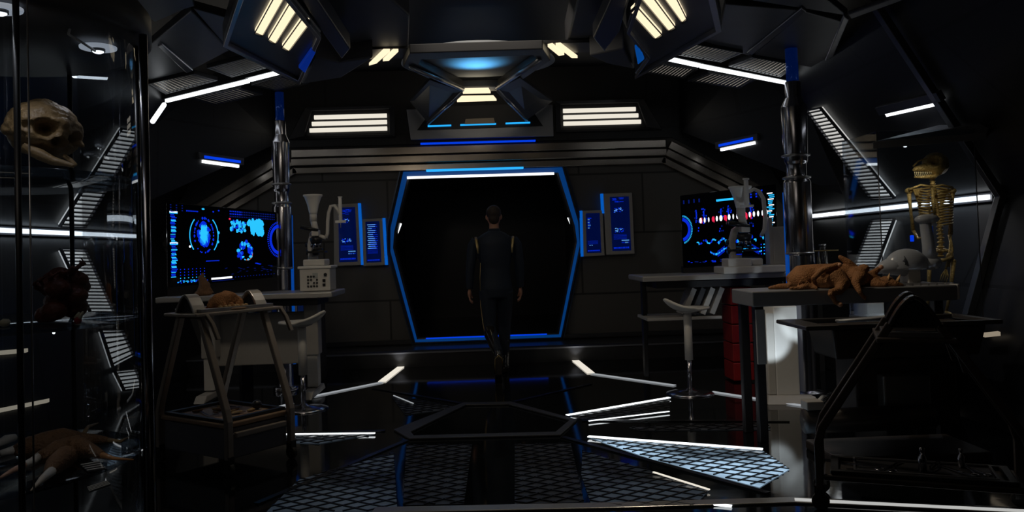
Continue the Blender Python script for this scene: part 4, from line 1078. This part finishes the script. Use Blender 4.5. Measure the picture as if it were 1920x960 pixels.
g.ell(AN(1662, 527, .12), (.05, .05, .035), 18, 12); g.tube([AN(1662, 528, .1), AN(1680, 533, .06), AN(1694, 536, .05)], [.036, .024, .012], 12)
limb([(1640, 530, .1), (1650, 535, .06), (1664, 535, .03)], [.045, .035, .02])
g.v = [V((v.x, v.y, v.z)) if v.y < YT - .005 else V((v.x, v.y, max(v.z, ZT + .001))) for v in g.v]
build('body', g, fur, t, remesh=.007, smooth_it=4, world=True)
g = G()
for a, b in (((1664, 526), (1668, 512)), ((1682, 527), (1688, 515))):
    A_, B_ = AN(*a, .08), AN(*b, .08); g.tube([A_, A_.lerp(B_, .5), B_], [.018, .014, .003], 8, .35)
build('ear', g, mat('pale_ear', (.6, .36, .16), .7), t, world=True)
g = G()
for (x, y, d) in ((1574, 497, .05), (1652, 501, .19), (1624, 502, .11), (1575, 571, -.07)): g.ell(AN(x, y, d), (.018, .016, .016), 10, 8)
build('claw', g, mat('paw_pad', (.62, .33, .2), .45), t, world=True)

# translucent scanner lamp on table
t = thing('scanner_head', 'translucent plastic scanner dome with upright arm on the specimen table', 'lab equipment', P(1740, 520, 5.5))
A1 = lambda px, py: P(px, py, 5.5)
g = G(); c = A1(1700, 497); g.ell(c, (.15, .09, .115), 32, 20); g.v = [V((v.x, v.y, max(v.z, A1(1700, 506).z))) for v in g.v]
g2 = [(A1(1668, 500), .06), (A1(1655, 502), .045), (A1(1642, 504), .012)]
g.tube([A1(1690, 495)] + [a for a, _ in g2], [.09] + [r for _, r in g2], 18)
build('dome', g, frost, t, world=True)
g = G(); g.tube([A1(1745, 492), A1(1741, 460), A1(1735, 420), A1(1733, 410)], [.05, .042, .038, .035], 16); build('arm', g, frost, t, world=True)
g = G(); g.ell(A1(1738, 411), (.085, .06, .036), 22, 12); build('head', g, frost, t, world=True)
g = G(); g.ell(A1(1745, 493), (.075, .06, .05), 20, 12); build('joint', g, frost, t, world=True)
g = G(); c = A1(1706, 508); g.box((c.x, 5.5, ZT + .055), (.09, .12, .11)); build('mount', g, lightgrey, t, world=True, bevel=.008)

# glass jars on a back bench, right of the column
t = thing('back_bench', 'narrow dark bench holding jars beneath the right wall rail', 'bench', (3.3, 8.2, 0))
bz = 1.0
build('top', G().box((3.3, 8.2, bz - .02), (.62, .4, .04)), framem, t, world=True, bevel=.006)
for x in (3.05, 3.38): build('leg', G().box((x, 8.2, .48), (.05, .3, .96)), framem, t, world=True)
build('rack_rail', G().box((3.3, 8.02, bz + .22), (.56, .02, .012)), mat('brass', (.4, .3, .15), .3, .8), t, world=True)
tints = [(.75, .85, 1), (.9, .8, .6), (.4, .6, 1), (.9, .85, .75)]
lj = ['pale glass jar on the back bench nearest the column', 'amber-tinted glass jar on the back bench, second from the column', 'blue-tinted glass jar on the back bench, third from the column', 'clear glass jar on the back bench nearest the slatted light']
for i in range(4):
    x = 3.09 + i * .13; r = .05 + .006 * (i % 2); hh = .26 + .03 * (i % 3)
    j = thing('glass_jar', lj[i], 'jar', (x, 8.16, bz), group='glass jars on the back bench')
    build('glass', G().lathe([(r * .9, 0), (r, .01), (r, hh * .8), (r * .6, hh * .92), (r * .62, hh)], n=24), glass_mat('jar_glass_%d' % i, tints[i], .05, .12), j)
    build('lid', G().lathe([(r * .66, hh), (r * .66, hh + .025)], n=20), steel, j)

# ------------------------------------------------------------------ glass case left
CC = V((-1.66, 2.6, 0)); CR = .52
t = thing('display_case', 'round glass display case with slim black posts filling the left foreground', 'display case', CC)
build('canopy', G().lathe([(.54, 2.05), (.56, 2.07), (.56, 2.16), (.53, 2.2)], n=64), mat('canopy_paint', (.1, .1, .105), .45), t)
build('base', G().lathe([(.6, 0), (.62, .02), (.62, .3), (.58, .34)], n=64), framem, t)
build('glass', G().loft([(V((0, 0, .34)), V((CR, 0, 0)), V((0, CR, 0))), (V((0, 0, 2.05)), V((CR, 0, 0)), V((0, CR, 0)))], 64, caps=False), clear, t)
for z in (.70, 1.14, 1.60):
    build('shelf', G().lathe([(CR - .02, z - .01), (CR - .012, z - .008), (CR - .012, z - .002), (CR - .02, z)], n=64), glass_mat('shelf_glass', (.55, .62, .7), .04, .1), t)
for px, Y in ((36, 2.2), (262, 2.72), (136, 3.12)):
    p = P(px, 500, Y) - CC; build('post', G().cyl((p.x, p.y, .3), (p.x, p.y, 2.06), .0085, n=12), blackm, t)
p = P(58, 500, 2.12) - CC; build('glass_edge', G().cyl((p.x, p.y, .35), (p.x, p.y, 2.04), .0025, n=8), steel, t)
p = P(276, 500, 2.62) - CC; build('post', G().cyl((p.x, p.y, .3), (p.x, p.y, 2.06), .013, n=16), chrome, t)  # chrome rod stands in for the shine along the curved glass
def disclamp(px, py, Y, z, label, r, en, cable=True):
    c = Z(px, py, z)
    t = thing('disc_lamp', label, 'lamp', c)
    build('disc', G().lathe([(r * .2, .012), (r, .004), (r, 0), (r * .98, -.003)], n=36), mat('lamp_disc', (.7, .72, .75), .4, emit=(.8, .88, 1), es=.28), t)
    build('bulb', G().lathe([(r * .3, -.004), (r * .3, -.014), (r * .18, -.018)], n=20), W_cool, t)
    build('bulb_collar', G().ring([(r * .38 * math.cos(a), r * .38 * math.sin(a), -.002) for a in [2 * PI * i / 20 for i in range(20)]], [(r * .31 * math.cos(a), r * .31 * math.sin(a), -.002) for a in [2 * PI * i / 20 for i in range(20)]], (0, 0, -.01)), blackm, t)
    if cable: build('cable', G().tube([V((.0, -.02, -.015)), V((-.015, -.09, -.0)), V((-.02, -.14, .005)), V((-.01, -.17, .0)), V((.005, -.18, .03))], .004, 8), lightgrey, t)
    lamp('SPOT', c - V((0, 0, .03)), c - V((.02, .05, 1)), en, (.95, .95, 1), .01, 110, .6)
    return c
disclamp(184, 90, 2.6, 2.035, 'white disc lamp with a curved cable under the glass case top', .057, .7)
disclamp(0, 17, 2.4, 2.035, 'white disc lamp cut by the left frame edge under the glass case top', .057, .9, False)

for q_, lab, e_ in ((Z(188, 866, 1.0), 'tiny added white lamp under the middle shelf of the glass case', .35),):
    bp = V((-1.30, 2.45, 1.118)); tt = thing('added_case_light', lab, 'lamp', bp)  # lamp added under the middle shelf to brighten the clawed specimen
    build('bulb', G().ell((0, 0, 0), (.004, .004, .004), 12, 8), W_cool, tt); build('holder', G().cyl((0, 0, .002), (0, 0, .012), .011), steel, tt)
    lamp('SPOT', bp - V((0, 0, .012)), (-1.45, 2.5, .7), .32, (1, .95, .9), .006, 150, .5)
# skull in the case
c = P(82, 248, 2.5)
SK = c
def skull_fn(d):
    k = 1 + .05 * noise.noise(d * 2.2) + .035 * noise.noise(d * 6) + .02 * noise.noise(d * 14)
    for (dx, dy, dz, rr, dep) in ((.15, -.98, -.08, .34, .62), (.86, -.42, -.15, .28, .42), (.52, -.78, -.42, .2, .26), (-.3, -.93, -.12, .18, .10), (.95, -.1, -.5, .22, .15)):
        dd = (d - V((dx, dy, dz)).normalized()).length
        if dd < rr: k -= dep * (1 - (dd / rr) ** 3)
        elif dd < rr * 1.5: k += .05 * (1 - (dd - rr) / (rr * .5))
    for (dx, dy, dz, rr, dep) in ((-.6, -.75, -.35, .22, .09), (-.9, -.3, -.35, .2, .1), (.5, -.75, .25, .2, .05), (-.1, -.85, -.55, .25, .07), (.98, -.2, -.25, .14, .14)):
        dd = (d - V((dx, dy, dz)).normalized()).length
        if dd < rr: k += dep * math.cos(dd / rr * PI / 2)
    return k
t = thing('alien_skull', 'brown mottled large-eyed skull on the top shelf of the glass case', 'skull', (SK.x, SK.y, 1.6))
Rk = Matrix.Rotation(.42, 3, 'Z') @ Matrix.Rotation(.22, 3, 'Y')
g = G(); g.ell((0, 0, SK.z - 1.6 + .008), (.106, .105, .09), 96, 64, R=Rk, fn=skull_fn)
build('cranium', g, bone, t)
off = V((SK.x, SK.y, 1.6))
g = G()
pp = lambda x, y, dy=0: P(x, y, 2.42 + dy) - off
g.tube([pp(45, 275), pp(75, 290), pp(100, 302), pp(120, 306), pp(140, 312)], [.016, .018, .014, .01, .006], 10)
g.tube([pp(118, 292, .05), pp(132, 300, .05), pp(143, 311, .05)], [.008, .008, .007], 8)
g.v = [V((v.x, v.y, max(v.z, .004))) for v in g.v]
build('jaw', g, bone, t, remesh=.004)
g = G()
for x, y, r in ((26, 252, .010), (46, 270, .009), (66, 240, .007)): g.ell(pp(x, y, .02), (r, r, r), 12, 8)
build('bony_knob', g, mat('pale_bone', (.7, .6, .4), .4, noise_amt=.2), t)

# middle shelf: dark red specimen
c = P(112, 555, 2.6); 
t = thing('organ_specimen', 'dark reddish-brown tangled specimen on the middle shelf of the glass case', 'specimen', (c.x, c.y, 1.14))
g = G()
for i in range(16):
    a = random.random() * 6.3; r = .05 * random.random(); z = .02 + .13 * random.random()
    g.ell((r * math.cos(a), r * math.sin(a), z), (.035 + .02 * random.random(), .03, .03), 14, 10)
for i in range(12):
    a = i * .55; z = .03 + .012 * i
    g.tube([(.04 * math.cos(a), .04 * math.sin(a), z), (.075 * math.cos(a + .5), .07 * math.sin(a + .5), z + .02), (.06 * math.cos(a + 1), .06 * math.sin(a + 1), z + .045)], [.008, .006, .003], 8)
g.v = [V((v.x, v.y, max(v.z, .002))) for v in g.v]
build('tissue', g, mat('dark_tissue', (.2, .05, .022), .5, noise_amt=.6, nscale=40, bump=.6), t, remesh=.005, smooth_it=2)
g = G(); g.tube([P(143, 597, 2.55) - V(t.location), P(149, 586, 2.55) - V(t.location)], [.009, .004], 8); g.tube([P(147, 600, 2.55) - V(t.location), P(156, 584, 2.55) - V(t.location)], [.009, .003], 8)
build('fang', g, mat('fang', (.8, .65, .4), .35), t)
g = G(); g.ell(P(146, 600, 2.55) - V(t.location), (.012, .01, .014), 10, 8); build('gum', g, mat('gum', (.45, .03, .03), .4), t)
c = P(9, 603, 2.45); o = build('bone_fragment', G().ell((0, 0, 0), (.016, .013, .012), 16, 10, fn=lambda d: 1 + .2 * noise.noise(d * 2)), mat('fang', (.8, .65, .4)))
o.location = (c.x, c.y, 1.153); tag(o, 'pale round bone piece at the left of the middle glass shelf', 'bone')

# lower shelf: clawed creature
t = thing('clawed_specimen', 'brown creature with long pale claws sprawled on the lowest glass shelf', 'specimen', (-1.45, 2.5, .70))
zz = lambda x, y, h=.03: Z(x, y, .70 + h)
g = G()
g.tube([zz(40, 842), zz(80, 836), zz(120, 830), zz(150, 826)], [.03, .045, .05, .03], 14)
g.tube([zz(150, 826), zz(180, 824), zz(205, 826)], [.028, .018, .011], 10)
g.tube([zz(75, 858), (zz(110, 848)), zz(145, 838), zz(175, 846), zz(192, 853)], [.02, .04, .04, .02, .012], 12)
g.tube([zz(90, 886), zz(105, 870), zz(125, 855)], [.014, .03, .035], 12)
g.tube([zz(30, 845), zz(60, 835)], [.02, .035], 10)
build('body', g, brownhide, t, world=True, remesh=.006, smooth_it=3)
palec = mat('pale_claw', (.72, .66, .58), .4, noise_amt=.2)
def claw(ps, rs, m=palec): build('claw', G().tube([zz(*p) for p in ps], rs, 10), m, t, world=True)
claw([(205, 826), (225, 828), (243, 819)], [.009, .006, .002], bone); claw([(150, 826), (165, 800), (184, 793)], [.01, .006, .002], bone)
claw([(192, 853), (215, 860), (250, 862)], [.009, .005, .002], mat('orange_bone', (.6, .28, .1), .5))
claw([(78, 852), (60, 866), (45, 872)], [.014, .013, .01]); claw([(45, 872), (20, 884), (0, 896)], [.01, .007, .004], mat('pink_claw', (.7, .4, .28), .45))
claw([(96, 884), (80, 898), (58, 920)], [.014, .010, .002]); claw([(50, 832), (25, 844), (0, 850)], [.013, .014, .009]); claw([(28, 820), (12, 824), (-8, 834)], [.012, .016, .01])
# paper notes / slotted plates lying on the lowest shelf
for px, lab in (([(150, 872), (185, 866), (200, 880), (165, 886)], 'small slotted plate at the rear of the lowest glass shelf'), ([(163, 915), (200, 903), (208, 910), (168, 924)], 'small slotted plate at the front of the lowest glass shelf')):
    q = [Z(x, y, .703) for x, y in px]; c = centre(q); tt = thing('slotted_plate', lab, 'plate', c)
    build('plate', G().prism(q, (0, 0, .002)), framem, tt, world=True)
    g = G()
    for i in range(4):
        v0, v1 = (i + .2) / 4, (i + .6) / 4; g.prism([quadpt(q, 0, v0) + V((0, 0, .003)), quadpt(q, 1, v0) + V((0, 0, .003)), quadpt(q, 1, v1) + V((0, 0, .003)), quadpt(q, 0, v1) + V((0, 0, .003))], (0, 0, .001))
    build('slots', g, lightgrey, tt, world=True)

# ------------------------------------------------------------------ skeleton case right
KX, KY = 3.3, 5.95
t = thing('display_case', 'square glass display case around the golden skeleton at the right', 'display case', (3.3, 5.95, 0))
def rect(x0, x1, y0, y1, z): return [V((x0, y0, z)), V((x1, y0, z)), V((x1, y1, z)), V((x0, y1, z))]
build('canopy', G().prism([P(1637, 279, 5.68), P(1640, 277, 6.25), P(1785, 240, 6.25), P(1862, 240, 5.8), P(1850, 262, 5.68)], (0, 0, .05)), mat('case_top', (.2, .21, .24), .4), t, world=True, bevel=.004)
build('plinth', G().box((3.12, 5.97, .35), (.55, .52, .7)), framem, t, world=True, bevel=.01)
g = G(); g.box((2.86, 5.97, 1.4), (.006, .56, 1.4)); g.box((3.22, 5.69, 1.4), (.72, .006, 1.4)); build('glass', g, clear, t, world=True)
g = G()
for x, y in ((2.86, 5.69), (3.58, 5.69)): g.cyl((x, y, .7), (x, y, 2.1), .004, n=8)
build('glass_edge', g, housem, t, world=True)
build('platform', G().box((3.2, 5.97, .715), (.7, .54, .03)), framem, t, world=True)
disclamp(1697, 272, 5.8, 2.1, 'small recessed disc lamp under the skeleton case top', .045, 12, False)
cc = Z(1697, 272, 2.1)
lamp('SPOT', (3.05, 5.35, 2.05), (3.3, 5.95, 1.5), 22, (1, .82, .55), .03, 50, .6)

t = thing('mounted_skeleton', 'golden-brown standing skeleton with a beaked toothy skull in the right glass case', 'skeleton', (KX, KY, .73))
S = lambda px, py, d=0: P(px, py, KY + d)
g = G()
sp = [S(1752, 360, .02), S(1752, 340), S(1752, 350), S(1755, 375, .05), S(1760, 400, .06), S(1763, 425, .05), S(1765, 450, .03), S(1764, 478, .02)]
spine = [S(1748, 335, .01), S(1750, 352, .03), S(1754, 375, .05), S(1758, 400, .05), S(1762, 425, .03), S(1764, 450, .02), S(1763, 480, .02)]
g.tube(spine, [.016] * 7, 10)
for i in range(22):
    k = i / 21 * 6; j = min(int(k), 5); p = spine[j].lerp(spine[j + 1], k - j); g.ell(p, (.022 + .008 * (i > 13), .02, .010), 12, 8)
build('spine', g, goldbone, t, world=True)
g = G()
for i in range(13):                       # rib cage
    k = i / 12; y = 353 + k * 62; cx = 1753 + k * 5; wpx = 22 + 12 * math.sin(min(1, k * 1.25 + .2) * PI / 1.7) - 3 * k
    for s in (-1, 1):
        pts = []
        for a in [j / 12 for j in range(13)]:
            th = a * PI * .92
            px = cx + s * wpx * math.sin(th); dd = .06 - .17 * (1 - math.cos(th)) / 2
            pts.append(S(px - 3 * (1 - math.cos(th)) / 2, y + 9 * a - 2, dd))
        g.tube(pts, [.0065] * 12 + [.004], 6)
build('rib_cage', g, goldbone, t, world=True)
g = G(); g.tube([S(1748, 352, -.1), S(1750, 380, -.12), S(1752, 402, -.11)], [.012, .015, .008], 8); build('sternum', g, goldbone, t, world=True)
g = G()
for s, x in ((-1, 1704), (1, 1786)):
    g.tube([S(1748, 350, -.08), S((1748 + x) / 2, 347, -.07), S(x, 356 if s < 0 else 352, -.03)], [.009, .008, .01], 8)
    g.ell(S(x, 358, -.0), (.028, .03, .024), 14, 10)
    g.prism([S(x + (8 if s < 0 else -8), 355, .05), S(x + (25 if s < 0 else -22), 352, .06), S(x + (22 if s < 0 else -20), 392, .06)], (0, .012, 0))
build('shoulder', g, goldbone, t, world=True)
g = G()
g.tube([S(1704, 360), S(1708, 400, .02), S(1712, 432, .02)], [.016, .011, .015], 8); g.tube([S(1712, 432, .02), S(1722, 448, -.04), S(1738, 440, -.1)], [.013, .009, .008], 8)
g.tube([S(1786, 357), S(1783, 405, .02), S(1782, 440, .02)], [.018, .012, .018], 8)
g.tube([S(1780, 440), S(1786, 470, -.02), S(1778, 500, -.03)], [.013, .009, .011], 8); g.tube([S(1783, 440), S(1780, 475, -.03), S(1773, 505, -.04)], [.009, .007, .008], 8)
for i in range(4): g.tube([S(1774, 505, -.04), S(1766 + i * 4, 515 + i, -.05), S(1762 + i * 4, 527 + i, -.05)], [.007, .005, .003], 6)
build('arm', g, goldbone, t, world=True)
g = G()
for s, x in ((-1, 1745), (1, 1783)):
    for j in range(8):
        pass
for s in (-1, 1):
    pts = [S(1763 + s * 22 * math.sin(a), 478 + 10 * math.cos(a), -.06 * math.cos(a)) for a in [i * PI / 8 for i in range(9)]]
    g.tube(pts, .013, 8); g.ell(S(1763 + s * 18, 482), (.03, .025, .035), 12, 8)
for i in range(5): g.ell(S(1750 + i * 6, 470 + (i % 2), -.05), (.014, .014, .012), 10, 8)
build('pelvis', g, goldbone, t, world=True)
def bone_end(p): g.ell(p, (.02, .02, .018), 10, 8)
g = G(); a, b, c_ = S(1743, 490), S(1741, 548, -.03), S(1743, 590, .0)
g.tube([a, b], [.017, .013], 8); bone_end(a); bone_end(b); g.tube([b, V((b.x, b.y + .03, .76))], [.013, .01], 8); g.tube([V((b.x, b.y + .03, .75)), V((b.x - .02, b.y - .08, .742))], [.015, .008], 8)
build('leg', g, goldbone, t, world=True)
g = G(); a, b = S(1788, 490), S(1782, 548, -.03)
g.tube([a, b], [.018, .014], 8); bone_end(a); bone_end(b); g.tube([b, V((b.x - .02, b.y + .03, .76))], [.014, .011], 8); g.tube([V((b.x - .02, b.y + .03, .75)), V((b.x - .04, b.y - .08, .742))], [.015, .008], 8)
build('leg', g, goldbone, t, world=True)
# skull facing left with beak
def sk2(d):
    k = 1 + .05 * noise.noise(d * 3)
    for (v_, rr, dep) in ((V((-.5, -.85, .22)), .5, .55), (V((.6, -.8, -.2)), .22, .2)):
        dd = (d - v_.normalized()).length
        if dd < rr: k -= dep * (1 - (dd / rr) ** 3)
        elif dd < rr * 1.3: k += .05
    return k
g = G(); g.ell(S(1754, 308, .0), (.095, .08, .09), 48, 32, fn=sk2)
build('cranium', g, goldbone, t, world=True)
g = G(); g.tube([S(1748, 318), S(1732, 314, -.01), S(1716, 317, -.02), S(1712, 320, -.02)], [.045, .032, .018, .008], 12)
g.tube([S(1712, 312, -.02), S(1722, 302, -.03), S(1738, 297, -.05)], [.006, .007, .006], 6)
build('upper_jaw', g, goldbone, t, world=True)
g = G(); g.tube([S(1768, 318), S(1752, 331, -.03), S(1730, 332, -.03), S(1714, 332, -.02)], [.014, .017, .012, .006], 10)
build('lower_jaw', g, goldbone, t, world=True)
g = G()
for i in range(10): p = S(1715 + i * 3.4, 322, -.035); g.tube([p, p - V((0, 0, .022))], [.005, .0015], 6)
for i in range(9): p = S(1716 + i * 3.6, 331, -.035); g.tube([p, p + V((0, 0, .018))], [.004, .0012], 6)
build('teeth', g, mat('ivory', (.7, .55, .3), .35), t, world=True)

# reflected blue indicators near the skeleton, put in as glowing boxes
o = build('indicator_reflection', G().box((0, 0, 0), (.025, .02, .05)), B_led, bevel=.004); o.location = S(1710, 447, .33); tag(o, 'small blue indicator reflection beside the skeleton arm', 'light')
o = build('indicator_reflection', G().box((0, 0, 0), (.07, .02, .14)), mat('dim_blue_reflection', (0, 0, .02), emit=(0, .015, .12), es=.6), bevel=.004); o.location = S(1741, 440, .38); tag(o, 'dim blue reflection glowing behind the skeleton rib cage', 'light')

# ------------------------------------------------------------------ person
t = thing('person', 'person in a dark navy uniform with gold shoulder stripes walking away through the door', 'person', (.1, 8.65, 0))
def E(c, rx, ry): return (V(c), V((rx, 0, 0)), V((0, ry, 0)))
def torso(g, e=0):
    g.loft([E((0, 0, .84), .155 + e, .115 + e), E((0, 0, .92), .172 + e, .125 + e), E((0, 0, 1.02), .155 + e, .11 + e), E((0, .0, 1.14), .15 + e, .105 + e), E((0, .0, 1.28), .175 + e, .12 + e), E((0, .0, 1.40), .195 + e, .12 + e),
            E((0, .0, 1.47), .18 + e, .10 + e), E((0, .0, 1.51), .12 + e, .075 + e), E((0, .01, 1.54), .06 + e, .06 + e)], 24)
Lh, Rh = (-.285, -.02, .86), (.265, .04, .86)
def arms(g, e=0):
    g.tube([(-.19, 0, 1.44), (-.235, 0, 1.38), (-.265, -.01, 1.18), (-.275, 0, 1.10), (-.285, .01, .92)], [.06 + e, .056 + e, .046 + e, .044 + e, .032 + e], 14)
    g.tube([(.19, 0, 1.44), (.235, 0, 1.38), (.262, .02, 1.18), (.265, .04, 1.10), (.265, .07, .92)], [.06 + e, .056 + e, .046 + e, .044 + e, .032 + e], 14)
# left leg trails (heel up, near the camera), right leg forward on the step
lk = [(-.085, 0, .88), (-.085, -.02, .50), (-.055, -.28, .15)]
rk = [(.085, .02, .88), (.09, .2, .62), (.08, .62, .30)]
rk = [(.085, .02, .88), (.085, .12, .58), (.075, .22, .19)]
def legs(g, e=0, boots=False):
    for P3 in ([(-.085, 0, .90), (-.088, -.0, .72), (-.085, -.02, .50), (-.05, -.16, .39), (-.0, -.33, .27)], [(.085, .0, .90), (.088, .06, .74), (.085, .12, .52), (.075, .14, .35), (.07, .12, .1)]):
        g.tube(P3, [.095 + e, .082 + e, .058 + e, .056 + e, .038 + e], 16)
g = G(); torso(g, -.012); arms(g, -.012); legs(g, -.012)
g.tube([(0, .01, 1.5), (0, .015, 1.62)], [.055, .052], 14)
g.ell((0, .03, 1.70), (.075, .095, .115), 24, 16, fn=lambda d: 1 + (.06 if d.y > .8 and abs(d.x) < .2 and -.3 < d.z < .1 else 0))
for s in (-1, 1): g.ell((s * .078, .02, 1.69), (.014, .018, .03), 10, 8)
g.tube([(0, .12, 1.71), (0, .145, 1.68)], [.01, .014], 8)    # nose
def hand(h, s):
    x, y, z = h; y += .01
    g.ell((x, y + (.03 if s > 0 else 0), z + .005), (.022, .042, .05), 14, 10)
    for i in range(4):
        yy = y + (.03 if s > 0 else 0) - .03 + i * .02; L = [.06, .075, .07, .055][i]
        g.tube([(x, yy, z - .03), (x - s * .004, yy, z - .03 - L * .5), (x - s * .022, yy, z - .03 - L * .85), (x - s * .038, yy, z - .03 - L * .9)], [.0105, .0095, .009, .008], 8)
    g.tube([(x, y + .04, z + .02), (x - s * .02, y + .07, z - .02), (x - s * .03, y + .075, z - .05)], [.013, .011, .009], 8)
hand((-.287, .01, .865), -1); hand((.267, .05, .865), 1)
build('body', g, skin, t, remesh=.0075, smooth_it=1)
navy = mat('navy_cloth', (.008, .015, .03), .7, noise_amt=.2, nscale=60, bump=.2)
g = G(); torso(g, .006); arms(g, .005); build('jacket', g, navy, t, remesh=.012, smooth_it=2)
build('collar', G().lathe([(.062, 1.50), (.066, 1.56), (.058, 1.565)], c=(0, .012, 0), n=24), navy, t)
g = G(); legs(g, .008); g.loft([E((0, 0, .82), .16, .12), E((0, 0, .92), .172, .13)], 20); build('trousers', g, navy, t, remesh=.012, smooth_it=2)
gold = mat('gold_stripe', (.55, .40, .17), .35, .7)
g = G()
for s in (-1, 1): g.tube([(s * .20, -.045, 1.475), (s * .195, -.085, 1.44), (s * .185, -.118, 1.37), (s * .18, -.122, 1.30)], [.014, .016, .013, .005], 8, .5)
build('shoulder_stripe', g, gold, t)
g = G(); g.tube([(-.165, -.03, .9), (-.172, -.04, .75), (-.148, -.05, .52), (-.135, -.1, .46)], .0045, 6); g.tube([(-.158, -.07, 1.2), (-.168, -.08, 1.05), (-.17, -.07, .9)], .0035, 6); build('side_piping', g, gold, t)
leather = mat('black_leather', (.02, .018, .016), .18, spec=.8, noise_amt=.3, bump=.3, bscale=25)
g = G(); g.tube([(-.088, -.02, .50), (-.075, -.09, .44), (-.04, -.22, .345), (-.005, -.325, .265), (.0, -.35, .225)], [.062, .070, .058, .046, .044], 18)
g.tube([(.0, -.375, .235), (-.003, -.345, .15), (-.006, -.30, .065), (-.008, -.25, .03), (-.008, -.22, .025)], [.036, .042, .046, .036, .02], 14)
build('boot', g, leather, t, remesh=.008, smooth_it=3)
g = G(); g.bar([(.0, -.425, .235), (-.002, -.405, .17), (-.004, -.375, .11), (-.006, -.345, .05), (-.008, -.29, .006), (-.008, -.22, .004)], (.036, 0, 0), .014)
g.v = [V((v.x, v.y, max(v.z, .002))) for v in g.v]
build('sole', g, mat('boot_sole', (.06, .05, .04), .4), t, bevel=.005)
g = G(); g.tube([(-.036, -.37, .06), (-.04, -.41, .14), (-.036, -.43, .22), (.0, -.435, .255), (.036, -.43, .22), (.04, -.41, .14)], .005, 6); build('boot_trim', g, gold, t)
g = G(); g.tube([(.085, .12, .50), (.078, .14, .42), (.075, .14, .3), (.07, .12, .1), (.07, .12, .05)], [.062, .068, .06, .048, .05], 18); g.tube([(.07, .08, .045), (.07, .2, .045), (.07, .3, .032)], [.042, .045, .025], 14)
build('boot', g, leather, t, remesh=.009, smooth_it=3)
g = G(); g.ell((0, .012, 1.735), (.082, .095, .085), 28, 18, fn=lambda d: 1 + .03 * noise.noise(d * 9)); g.ell((0, -.035, 1.68), (.062, .04, .07), 20, 12); build('hair', g, mat('dark_hair', (.03, .018, .012), .6, noise_amt=.3), t, remesh=.009)
